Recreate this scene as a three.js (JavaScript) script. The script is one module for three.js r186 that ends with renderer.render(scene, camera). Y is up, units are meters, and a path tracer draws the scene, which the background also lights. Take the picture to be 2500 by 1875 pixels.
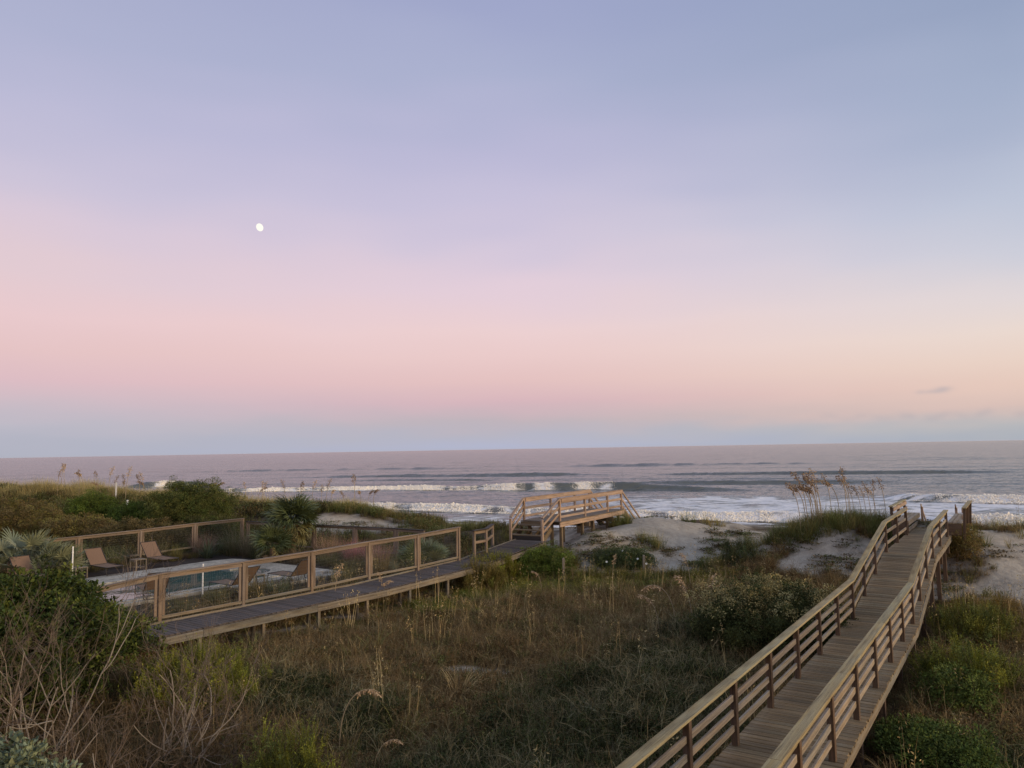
import * as THREE from 'three';
import { mergeGeometries } from 'three/addons/utils/BufferGeometryUtils.js';
import { createNoise2D, createNoise3D } from 'simplex-noise';

// ------------------------------------------------------------------ camera, sky, sun, exposure
const scene = new THREE.Scene();
const camera = new THREE.PerspectiveCamera(53.03, 4 / 3, 0.1, 40000);
camera.position.set(0, 7.5, 0);
camera.rotation.order = 'YXZ';
camera.rotation.set(0.08414, 0, -0.0176);

const renderer = new THREE.WebGLRenderer({ antialias: true });
renderer.setSize(1024, 768);
renderer.toneMapping = THREE.LinearToneMapping;
renderer.toneMappingExposure = 1;
renderer.shadowMap.enabled = true;

function rng(seed) { let a = seed >>> 0; return () => { a = (a + 0x6d2b79f5) | 0; let t = Math.imul(a ^ (a >>> 15), 1 | a); t = (t + Math.imul(t ^ (t >>> 7), 61 | t)) ^ t; return ((t ^ (t >>> 14)) >>> 0) / 4294967296; }; }
const R0 = rng(12345);
const n2 = createNoise2D(rng(7)), n3 = createNoise3D(rng(9));
const { clamp, lerp, smoothstep: sstep } = THREE.MathUtils;
const sm = (a, b, x) => { const t = clamp((x - a) / (b - a), 0, 1); return t * t * (3 - 2 * t); };
const lin = (c) => { c /= 255; return c <= 0.04045 ? c / 12.92 : ((c + 0.055) / 1.055) ** 2.4; };

const SKY_EL = [0, 1, 2, 3.5, 5, 7, 9, 12, 15, 18, 22, 26, 31, 45, 65, 90];
const ZEN = [[148, 162, 190], [148, 164, 186], [148, 164, 184]];
const SKY_AZ = [
  [-180, [[205, 158, 122], [214, 166, 122], [224, 176, 126], [232, 188, 134], [236, 200, 148], [238, 210, 164], [236, 214, 176], [228, 213, 190], [218, 208, 204], [206, 203, 210], [192, 195, 212], [180, 187, 210], [168, 178, 206], ...ZEN]],
  [-110, [[180, 176, 190], [186, 178, 190], [196, 182, 190], [208, 186, 192], [220, 190, 192], [228, 194, 194], [230, 200, 202], [224, 204, 212], [214, 202, 217], [202, 196, 216], [186, 186, 213], [174, 178, 207], [166, 172, 204], ...ZEN]],
  [-34, [[176, 178, 192], [179, 180, 194], [188, 185, 197], [204, 188, 197], [221, 189, 196], [229, 196, 197], [233, 202, 205], [226, 203, 210], [217, 201, 216], [204, 196, 217], [188, 187, 214], [175, 179, 208], [170, 175, 205], ...ZEN]],
  [0, [[178, 182, 205], [182, 181, 195], [192, 180, 187], [215, 182, 189], [228, 194, 193], [234, 203, 202], [236, 208, 209], [227, 206, 218], [212, 200, 219], [199, 193, 218], [187, 185, 214], [171, 177, 207], [160, 167, 202], ...ZEN]],
  [34, [[168, 175, 186], [185, 184, 186], [216, 191, 183], [229, 201, 188], [233, 210, 197], [234, 217, 208], [225, 215, 216], [205, 206, 218], [190, 197, 215], [175, 184, 207], [163, 175, 201], [151, 164, 193], [148, 162, 192], ...ZEN]],
  [105, [[214, 176, 132], [226, 184, 130], [236, 194, 134], [246, 206, 142], [250, 216, 154], [250, 224, 170], [248, 226, 184], [238, 222, 200], [226, 216, 210], [212, 208, 214], [196, 198, 213], [182, 188, 210], [168, 178, 206], ...ZEN]],
  [180, null],
];
SKY_AZ[6][1] = SKY_AZ[0][1];
{
  const GLOW = [1.45, 1.1, 1, 1, 1, 1.45, 1.45];        // the afterglow in the west is brighter than the eastern sky
  const L = SKY_AZ.map(([a, t], k) => t.map((c, i) => c.map((x) => lin(x) * lerp(GLOW[k], 1.1, clamp((SKY_EL[i] - 31) / 40, 0, 1) * (GLOW[k] > 1.05 ? 1 : 0)))));
  const W = 2048, H = 1024, data = new Float32Array(W * H * 4);
  const col = (k, el, c) => { let i = 0; while (i < SKY_EL.length - 2 && el > SKY_EL[i + 1]) i++; const t = clamp((el - SKY_EL[i]) / (SKY_EL[i + 1] - SKY_EL[i]), 0, 1); return lerp(L[k][i][c], L[k][i + 1][c], t); };
  const cloud = lerp;
  for (let r = 0; r < H; r++) {
    const up = ((r + 0.5) / H - 0.5) * 180;
    for (let q = 0; q < W; q++) {
      const round = ((q + 0.5) / W - 0.5) * 2 * Math.PI, dx = Math.cos(round), dz = Math.sin(round);
      const az = (Math.atan2(dx, -dz) * 180) / Math.PI;
      let k = 0; while (k < 5 && az > SKY_AZ[k + 1][0]) k++;
      let t = (az - SKY_AZ[k][0]) / (SKY_AZ[k + 1][0] - SKY_AZ[k][0]); t = clamp(t, 0, 1); t = lerp(t, t * t * (3 - 2 * t), 0.45);
      let el = Math.max(0, up);
      // soft ragged top of the low haze bank, and faint broad streaks higher up
      const wisp = n3(dx * 7, dz * 7, up * 0.9) * 0.30 + n3(dx * 20, dz * 20, up * 2.4) * 0.12;
      el = Math.max(0, el + wisp * sm(6, 1, el) * 0.9 + (n3(dx * 2.2, dz * 2.2, up * 0.12) * 1.1 + n3(dx * 5, dz * 5, up * 0.35) * 0.5) * sm(3, 14, el));
      const o = (r * W + q) * 4;
      for (let c = 0; c < 3; c++) data[o + c] = lerp(col(k, el, c), col(k + 1, el, c), t);
      // the small dark cloud to the right and thin streaks near it
      const ca = az - 29.3, ce = up - 3.32 - 0.035 * ca;
      let m = 0.75 * Math.exp(-((ca + 0.0) ** 2) / 0.2 - (ce - 0.05) ** 2 / 0.013) + 0.5 * Math.exp(-((ca + 0.55) ** 2) / 0.5 - (ce + 0.03) ** 2 / 0.006) + 0.3 * Math.exp(-((ca + 1.35) ** 2) / 0.05 - (ce + 0.02) ** 2 / 0.012);
      m += 0.35 * sm(18, 27, az) * sm(50, 40, az) * Math.exp(-((up - 1.75 - 0.25 * n2(az * 0.35, 3)) ** 2) / 0.03) * clamp(0.5 + n2(az * 0.6, 8), 0, 1);
      if (m > 0.003) { m = Math.min(m, 0.8); const g = [lin(170), lin(168), lin(176)]; for (let c = 0; c < 3; c++) data[o + c] = lerp(data[o + c], g[c], m); }
      if (up < 0) { data[o] = lin(176); data[o + 1] = lin(177); data[o + 2] = lin(188); }
      data[o + 3] = 1;
    }
  }
  const tex = new THREE.DataTexture(data, W, H, THREE.RGBAFormat, THREE.FloatType);
  tex.mapping = THREE.EquirectangularReflectionMapping; tex.magFilter = THREE.LinearFilter; tex.minFilter = THREE.LinearFilter; tex.needsUpdate = true;
  scene.background = tex; scene.environment = tex;
}
const sun = new THREE.DirectionalLight(new THREE.Color(1.0, 0.75, 0.46), 2.0);
{ const a = (122 * Math.PI) / 180, e = (11 * Math.PI) / 180; sun.position.set(Math.sin(a) * Math.cos(e), Math.sin(e), -Math.cos(a) * Math.cos(e)).multiplyScalar(120); }
sun.target.position.set(0, 2, -30); sun.position.add(sun.target.position);
sun.castShadow = true; sun.shadow.radius = 30; sun.shadow.mapSize.set(2048, 2048);
Object.assign(sun.shadow.camera, { left: -70, right: 70, top: 60, bottom: -60, near: 1, far: 300 });
sun.name = 'sun';
scene.add(sun, sun.target);

// ------------------------------------------------------------------ helpers
const used = new Map();
function numbered(name) { const k = used.get(name) || 0; used.set(name, k + 1); return k ? name + '_' + String(k).padStart(3, '0') : name; }
function tag(o, label, category, group) { o.userData.label = label; o.userData.category = category; if (group) o.userData.group = group; return o; }
function thing(name, label, category, pos = [0, 0, 0], turn = 0, group) {
  const g = new THREE.Group(); g.name = numbered(name); g.position.set(...pos); g.rotation.y = turn; tag(g, label, category, group); scene.add(g); return g;
}
function shade(m) { m.castShadow = true; m.receiveShadow = true; return m; }
function mesh(name, geo, mat, parent) { const m = shade(new THREE.Mesh(geo, mat)); m.name = parent === scene ? numbered(name) : name; parent.add(m); return m; }
const V = (x, y, z) => new THREE.Vector3(x, y, z);

// value-noise helper for textures that tile
function tileNoise(seed, nx, ny) {
  const r = rng(seed), g = new Float32Array(nx * ny); for (let i = 0; i < g.length; i++) g[i] = r() * 2 - 1;
  return (u, v) => { u = (u - Math.floor(u)) * nx; v = (v - Math.floor(v)) * ny; const x = Math.floor(u), y = Math.floor(v); let a = u - x, b = v - y; a = a * a * (3 - 2 * a); b = b * b * (3 - 2 * b); const X = (x + 1) % nx, Y = (y + 1) % ny; return lerp(lerp(g[y * nx + x], g[y * nx + X], a), lerp(g[Y * nx + x], g[Y * nx + X], a), b); };
}
function dataTex(w, h, f, srgb, repeat = true) {
  const d = new Uint8Array(w * h * 4);
  for (let y = 0; y < h; y++) for (let x = 0; x < w; x++) { const c = f(x / w, y / h), o = (y * w + x) * 4; d[o] = clamp(c[0], 0, 255); d[o + 1] = clamp(c[1], 0, 255); d[o + 2] = clamp(c[2], 0, 255); d[o + 3] = 255; }
  const t = new THREE.DataTexture(d, w, h); if (repeat) t.wrapS = t.wrapT = THREE.RepeatWrapping; t.magFilter = THREE.LinearFilter; t.minFilter = THREE.LinearMipmapLinearFilter; t.generateMipmaps = true; if (srgb) t.colorSpace = THREE.SRGBColorSpace; t.needsUpdate = true; return t;
}
// weathered board grain, u along the board: 2 m x 0.5 m
const grainN = [tileNoise(1, 4, 128), tileNoise(2, 8, 256), tileNoise(3, 6, 12), tileNoise(4, 24, 300), tileNoise(5, 64, 64)];
const knots = []; { const r = rng(77); for (let i = 0; i < 14; i++) knots.push([r(), r(), 0.006 + 0.01 * r()]); }
function grain(u, v) {
  const wob = 0.02 * grainN[2](u, v);
  let g = 0.52 + 0.2 * grainN[0](u, v + wob) + 0.16 * grainN[1](u, v + wob) + 0.24 * grainN[2](u, v) + 0.05 * grainN[4](u, v);
  const crack = grainN[3](u, v + wob); if (crack > 0.62) g -= (crack - 0.62) * 1.4;
  for (const [ku, kv, kr] of knots) { const dx = (u - ku) * 4, dy = v - kv, d = Math.hypot(dx, dy) / (kr * 2.2); if (d < 1.6) g -= 0.42 * Math.exp(-d * d * 2.2); }
  return clamp(g, 0.05, 1);
}
const grainTex = dataTex(512, 512, (u, v) => { const g = grain(u, v), t = 0.5 + 0.5 * grainN[2](u + 0.3, v); const b = 226 + 150 * (g - 0.5); return [b, b * lerp(0.94, 1.0, t), b * lerp(0.84, 1.0, t)]; }, true);
const grainBump = dataTex(512, 512, (u, v) => { const g = grain(u, v) * 255; return [g, g, g]; }, false);
grainTex.repeat.set(0.5, 2); grainBump.repeat.set(0.5, 2);
function wood(r, g, b, rough = 0.85) { return new THREE.MeshStandardMaterial({ color: new THREE.Color().setRGB(r, g, b), map: grainTex, bumpMap: grainBump, bumpScale: 0.003, roughness: rough }); }
function tints(r, g, b, spread = 0.16, n = 5, seed = 3) { const q = rng(seed), out = []; for (let i = 0; i < n; i++) { const k = 1 + (q() * 2 - 1) * spread, w = (q() * 2 - 1) * 0.05; out.push(wood(r * k * (1 + w), g * k, b * k * (1 - w))); } return out; }
const pick = (list, r = R0) => list[Math.floor(r() * list.length) % list.length];

// chamfered board along +x, centred; uv in metres with a few offsets so that the grain differs
const boardCache = new Map();
function boardGeo(len, h, w, ch = 0.005, variant = 0) {
  const key = [len.toFixed(3), h.toFixed(3), w.toFixed(3), ch, variant].join();
  if (boardCache.has(key)) return boardCache.get(key);
  const q = rng(variant * 991 + 17), ou = q() * 2, ov = q() * 0.5;
  const pos = [], uv = [], X = len / 2, Y = h / 2, Z = w / 2, c = Math.min(ch, h * 0.3, w * 0.3);
  const ring = [[-Y + c, Z], [Y - c, Z], [Y, Z - c], [Y, -Z + c], [Y - c, -Z], [-Y + c, -Z], [-Y, -Z + c], [-Y, Z - c]];
  let acc = 0; const vs = [0]; for (let i = 0; i < 8; i++) { const a = ring[i], b = ring[(i + 1) % 8]; acc += Math.hypot(b[0] - a[0], b[1] - a[1]); vs.push(acc); }
  for (let i = 0; i < 8; i++) {
    const a = ring[i], b = ring[(i + 1) % 8], A = [-X, ...a], B = [X, ...a], C = [X, ...b], D = [-X, ...b];
    pos.push(...A, ...B, ...C, ...A, ...C, ...D);
    const u0 = ou, u1 = ou + len, v0 = ov + vs[i], v1 = ov + vs[i + 1]; uv.push(u0, v0, u1, v0, u1, v1, u0, v0, u1, v1, u0, v1);
  }
  for (const s of [-1, 1]) for (let i = 1; i < 7; i++) { const t = [[s * X, ...ring[0]], [s * X, ...ring[i]], [s * X, ...ring[i + 1]]]; if (s > 0) t.reverse(); for (const p of t) { pos.push(...p); uv.push(ou + p[1] * 0.3, ov + p[2]); } }
  const g = new THREE.BufferGeometry(); g.setAttribute('position', new THREE.Float32BufferAttribute(pos, 3)); g.setAttribute('uv', new THREE.Float32BufferAttribute(uv, 2)); g.computeVertexNormals();
  // flip if inside out
  const nn = g.attributes.normal, pp = g.attributes.position; let out = 0; for (let i = 0; i < pp.count; i++) out += nn.getX(i) * pp.getX(i) + nn.getY(i) * pp.getY(i) + nn.getZ(i) * pp.getZ(i);
  if (out < 0) { for (const at of [pp, g.attributes.uv]) { const k = at.itemSize, ar = at.array; for (let i = 0; i < ar.length; i += 3 * k) for (let j = 0; j < k; j++) { const t = ar[i + k + j]; ar[i + k + j] = ar[i + 2 * k + j]; ar[i + 2 * k + j] = t; } } g.computeVertexNormals(); }
  boardCache.set(key, g); return g;
}
// a beam whose centre line runs a -> b (world), h tall, w wide, under a parent that stands unrotated at its base
function beam(name, parent, a, b, h, w, mat, up = V(0, 1, 0), ch = 0.005) {
  const x = b.clone().sub(a), len = x.length(); x.normalize();
  const z = x.clone().cross(up).normalize(), y = z.clone().cross(x).normalize();
  const m = mesh(name, boardGeo(Math.round(len * 1000) / 1000, h, w, ch, Math.floor(R0() * 5)), Array.isArray(mat) ? pick(mat) : mat, parent);
  m.quaternion.setFromRotationMatrix(new THREE.Matrix4().makeBasis(x, y, z));
  m.position.copy(a).add(b).multiplyScalar(0.5);
  let p = parent; while (p && p !== scene) { m.position.sub(p.position); p = p.parent; }
  return m;
}
function sub(name, parent) { const g = new THREE.Group(); g.name = name; parent.add(g); return g; }

// ------------------------------------------------------------------ terrain
const BUMPS = [[8.5, -39.5, 6.5, 4.6, 0.9], [12.3, -31.0, 3.2, 2.6, 1.45], [20.5, -31.0, 6.0, 4.2, 1.3], [17.2, -27.6, 2.0, 2.0, 0.35], [16.2, -31, 3, 3.5, 0.6], [28, -36, 6, 5, 0.8], [5.6, -36.6, 3.0, 3.2, 0.75], [2.9, -33.0, 2.2, 2.0, 0.85], [4.6, -34.6, 2.6, 2.0, 0.3],
  [-36, -59, 24, 7, 1.7], [-11.5, -46, 6.5, 3.6, 1.15], [-21, -49, 9, 5, 0.7], [-1.8, -38.5, 3.0, 2.6, 0.75], [-62, -66, 18, 9, 1.6], [45, -44, 14, 6, 1.3]];
function terrace(x, z) { const d = (x + 11.7) * 0.6 - (z + 26.6) * 0.8, m = (x + 11.7) * -0.8 - (z + 26.6) * 0.6; return sm(-3.6, -2.2, m) * (1 - sm(9.0, 10.6, m)) * (1 - sm(7.4, 9.4, d)); }
function ground(x, z) {
  const D = -z + 0.3 * x, k = 1 - sm(46, 56, D);
  let y = 2.45 - 0.75 * sm(46, 56, D) - 1.7 * sm(54, 74, D) - 2 * sm(74, 140, D) - 6 * sm(140, 500, D);
  y += 0.3 * sm(30, 42, -z) * k + 0.35 * sm(12, 24, -x) * sm(30, 40, -z) * k;
  let b = 0; for (const [bx, bz, rx, rz, h] of BUMPS) { const e = ((x - bx) / rx) ** 2 + ((z - bz) / rz) ** 2; if (e < 12) b += h * Math.exp(-e); }
  y += b;
  const rough = sm(80, 60, D) * sm(400, 150, Math.abs(x) + Math.abs(z));
  y += rough * (0.07 * n2(x * 0.35, z * 0.35) + 0.035 * n2(x * 0.9 + 5, z * 0.9) + 0.12 * b * n2(x * 0.22 + 9, z * 0.3));
  const w = terrace(x, z);
  return y * (1 - w) + 2.72 * w;
}
// where bare sand shows: [x, z, rx, rz]
const BARE = [[7.5, -36.2, 6.5, 3.4], [6.8, -33.4, 5.4, 2.7], [11, -32.6, 3.6, 2.6], [3.5, -34.5, 3, 2.2], [11.8, -30.2, 2.0, 1.3], [19.5, -27.6, 6, 3.4], [17.6, -25.8, 3.0, 1.5], [16.6, -24.2, 2.6, 1.0], [2.6, -32.4, 2.2, 1.2], [11.6, -28.9, 2.4, 1.5], [6, -31.0, 4.5, 1.0], [24, -30, 5, 3.5], [-1.05, -18.0, 1.0, 0.6], [-5.6, -22.4, 1.9, 0.5], [-4.3, -24.1, 1.5, 0.5], [-24.8, -47.5, 2.4, 1.3], [-20.2, -43.2, 1.5, 0.8], [-9.5, -43.5, 3.6, 1.5], [9.5, -33.2, 2.2, 1.5], [2.6, -17, 0.5, 0.3], [13.9, -25.5, 1.6, 1.2]];
function bare(x, z) { let s = 0; const w = 0.35 * n2(x * 0.6, z * 0.6) + 0.2 * n2(x * 1.7, z * 1.7); for (const [a, b, rx, rz] of BARE) { const e = Math.hypot((x - a) / rx, (z - b) / rz); if (e < 1.7) s = Math.max(s, 1 - sm(0.75, 1.15, e + w)); } const D = -z + 0.3 * x; return Math.max(s, sm(43, 48, D + 4 * n2(x * 0.15, z * 0.15) - 17 * sm(-6, -13, x))); }
function axis(parts) { const out = []; for (const [a, b, s] of parts) { const n = Math.max(1, Math.round(Math.abs(b - a) / s)); for (let i = 0; i < n; i++) out.push(a + ((b - a) * i) / n); } out.push(parts[parts.length - 1][1]); return out; }
const sandN = [tileNoise(21, 128, 128), tileNoise(22, 24, 24), tileNoise(23, 6, 6)];
const sandTex = dataTex(512, 512, (u, v) => { const g = 238 + 14 * sandN[0](u, v) + 14 * sandN[1](u, v) + 10 * sandN[2](u, v); return [g, g * 0.985, g * 0.965]; }, true);
const sandBump = dataTex(512, 512, (u, v) => { const g = 128 + 30 * sandN[0](u, v) + 60 * sandN[1](u, v); return [g, g, g]; }, false);
{
  const xs = axis([[-3000, -400, 300], [-400, -120, 20], [-120, -62, 2.5], [-62, 46, 0.42], [46, 120, 2.5], [120, 400, 20], [400, 3000, 300]]);
  const zs = axis([[3000, 300, 300], [300, 20, 20], [20, -6, 2], [-6, -72, 0.4], [-72, -130, 2], [-130, -600, 40]]);
  const nx = xs.length, nz = zs.length, pos = [], col = [], uv = [], idx = [];
  for (const z of zs) for (const x of xs) {
    const y = ground(x, z); pos.push(x, y, z); uv.push(x / 3.2, -z / 3.2);
    const D = -z + 0.3 * x, s = bare(x, z), t = terrace(x, z), wet = sm(60, 71, D);
    const v = 0.5 + 0.5 * n2(x * 0.5, z * 0.5), sd = [0.425, 0.385, 0.33].map((c) => c * (1 - 0.5 * wet) * lerp(0.93, 1.05, v)), th = [lerp(0.085, 0.12, v), lerp(0.062, 0.086, v), lerp(0.042, 0.056, v)], mu = [0.062, 0.05, 0.045];
    for (let c = 0; c < 3; c++) col.push(lerp(lerp(th[c], sd[c], s), mu[c], t * (1 - s * 0)));
  }
  for (let j = 0; j < nz - 1; j++) for (let i = 0; i < nx - 1; i++) { const a = j * nx + i, b = a + 1, c = a + nx, d = c + 1; idx.push(a, b, d, a, d, c); }
  const g = new THREE.BufferGeometry(); g.setAttribute('position', new THREE.Float32BufferAttribute(pos, 3)); g.setAttribute('color', new THREE.Float32BufferAttribute(col, 3)); g.setAttribute('uv', new THREE.Float32BufferAttribute(uv, 2)); g.setIndex(idx); g.computeVertexNormals();
  const m = mesh('ground', g, new THREE.MeshPhysicalMaterial({ vertexColors: true, specularIntensity: 0.2, map: sandTex, bumpMap: sandBump, bumpScale: 0.035, roughness: 0.95 }), scene); m.userData.kind = 'structure';
}

// ------------------------------------------------------------------ sea
// breaking crests: points along the crest, height, stretches with foam (along x), shoreward face
const BREAK = [
  { p: [[-62, -158], [-57, -156.5], [-40, -154.5], [-22.5, -152.5], [-1, -143.5], [9, -141.5], [17.4, -139.6], [31.3, -132.5], [40, -129], [48, -128]], h: 1.2, foam: [[-58, 8.4], [10.8, 17.6]], amp: (x) => sm(-62, -56, x) * sm(48, 30, x) * lerp(0.5, 1, sm(-20, 10, x)) * lerp(1, 0.45, sm(19, 36, x)) },
  { p: [[-30, -108], [-21, -105.5], [-10, -98.5], [-1, -93], [6, -88], [16, -81.5], [27, -77.5], [34, -75]], h: 0.72, foam: [[-27, 31]], amp: (x) => sm(-30, -22, x) * sm(34, 27, x) },
  { p: [[46, -104], [52, -101], [61, -93.5], [75, -90]], h: 0.95, foam: [[50.5, 75]], amp: (x) => sm(47, 52, x) },
  { p: [[36, -74], [41, -70.5], [47, -67.5], [58, -62]], h: 0.9, foam: [[38, 58]], amp: (x) => sm(36, 41, x) },
  { p: [[-92, -187], [-88, -186.5], [-78, -186], [-70, -187]], h: 1.2, foam: [[-87, -81]], amp: (x) => sm(-96, -88, x) * sm(-70, -77, x) },
  { p: [[30, -205], [60, -196], [95, -186], [120, -180]], h: 0.75, foam: [], amp: (x) => sm(26, 50, x) * sm(125, 100, x) },
  { p: [[-70, -235], [-30, -226], [10, -214], [30, -208]], h: 0.7, foam: [], amp: (x) => sm(-75, -45, x) * sm(34, 10, x) },
  { p: [[-45, -196], [-20, -190], [0, -185]], h: 0.6, foam: [], amp: (x) => sm(-48, -30, x) * sm(3, -12, x) },
  { p: [[10, -310], [60, -300], [130, -285]], h: 0.8, foam: [], amp: (x) => sm(5, 40, x) * sm(140, 100, x) },
  { p: [[-150, -330], [-80, -320], [-10, -306]], h: 0.7, foam: [], amp: (x) => sm(-155, -110, x) * sm(-5, -40, x) },
  { p: [[22, -160], [45, -152], [75, -146]], h: 0.55, foam: [], amp: (x) => sm(20, 35, x) * sm(78, 60, x) },
];
function crestZ(b, x) { const p = b.p; if (x <= p[0][0]) return p[0][1]; for (let i = 0; i < p.length - 1; i++) if (x < p[i + 1][0]) { const t = (x - p[i][0]) / (p[i + 1][0] - p[i][0]); return lerp(p[i][1], p[i + 1][1], t) + 0.5 * n2(x * 0.13, 40 + b.h); } return p[p.length - 1][1]; }
function crest(b, x, z) {
  if (x < b.p[0][0] - 1 || x > b.p[b.p.length - 1][0] + 1) return 0;
  const c = crestZ(b, x) - z; if (c > 16 || c < -9) return 0;
  const w = c > 0 ? 3.6 : 1.15; return b.h * b.amp(x) * (0.9 + 0.14 * n2(x * 0.07, 7 + b.h * 3) + 0.05 * n2(x * 0.5, 9)) * (Math.exp(-((c / w) ** 2)) - 0.22 * Math.exp(-(((c + 3.2) / 2.2) ** 2)));
}
function sea(x, z) {
  const D = -z + 0.3 * x, q = -z + 0.25 * x, off = sm(75, 150, D), far = 1 - sm(500, 1600, -z);
  let y = 0;
  for (const b of BREAK) y += crest(b, x, z);
  const w1 = n2(x * 0.006, q * 0.02), s1 = Math.sin(q * 0.235 + 5 * n2(x * 0.006 + 3, q * 0.005)), s2 = Math.sin(q * 0.52 + 4 * n2(x * 0.012 + 9, q * 0.01));
  y += far * (off * (0.24 * s1 * (0.6 + 0.6 * w1) + 0.1 * s2) + 0.035 * n2(x * 0.12, q * 0.5) + 0.03 * n2(x * 0.4, q * 1.1 + 30) * sm(0, 110, D) + 0.018 * n2(x * 1.1, q * 2.1 + 60));
  y += 0.12 * (1 - off) * n2(x * 0.05 + 20, q * 0.22) * sm(70, 84, D);
  return y;
}
const FX0 = -170, FX1 = 170, FZ0 = -56, FZ1 = -216;
function foam(x, z) {                                 // how much foam floats here
  const D = -z + 0.3 * x, q = -z + 0.25 * x;
  const warp = 1.6 * n2(x * 0.07, q * 0.12), st = 0.5 + 0.34 * n2(x * 0.09 + warp * 0.2, q * 0.5 + warp) + 0.22 * n2(x * 0.3, q * 1.3 + warp) + 0.12 * n2(x * 0.9, q * 2.8);
  let cover = 0;
  cover = Math.max(cover, 0.72 * sm(100, 78, D + 5 * n2(x * 0.03, 2)));                                     // the wash by the beach
  cover = Math.max(cover, 0.85 * sm(-4, 22, x) * sm(136, 112, D) * sm(66, 72, D));                            // broad white water on the right
  cover = Math.max(cover, 0.4 * sm(-14, 6, x) * sm(40, 20, x) * sm(134, 118, D));
  cover = Math.max(cover, 0.46 * sm(-24, -40, x) * sm(142, 112, D));
  for (const b of BREAK) for (const [a, e] of b.foam) {
    const c = crestZ(b, x) - z, k = sm(a - 1, a + 2, x) * sm(e + 1, e - 2, x); if (!k) continue;
    const br = clamp(0.75 + 0.6 * n2(x * 0.12, 90 + b.h), 0.25, 1); if (c < 0.7 && c > -2.2) cover = Math.max(cover, k * 1.15 * br);
    if (c >= 0.6 && c < 9) cover = Math.max(cover, k * lerp(0.6, 0.2, c / 9));
    if (c <= -2.2 && c > -9) cover = Math.max(cover, k * lerp(0.55, 0.2, -c / 9));
  }
  return clamp((st + cover - 1) * 2.6 + 0.12, 0, 1) * sm(0.1, 0.3, cover + 0.05);
}
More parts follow.
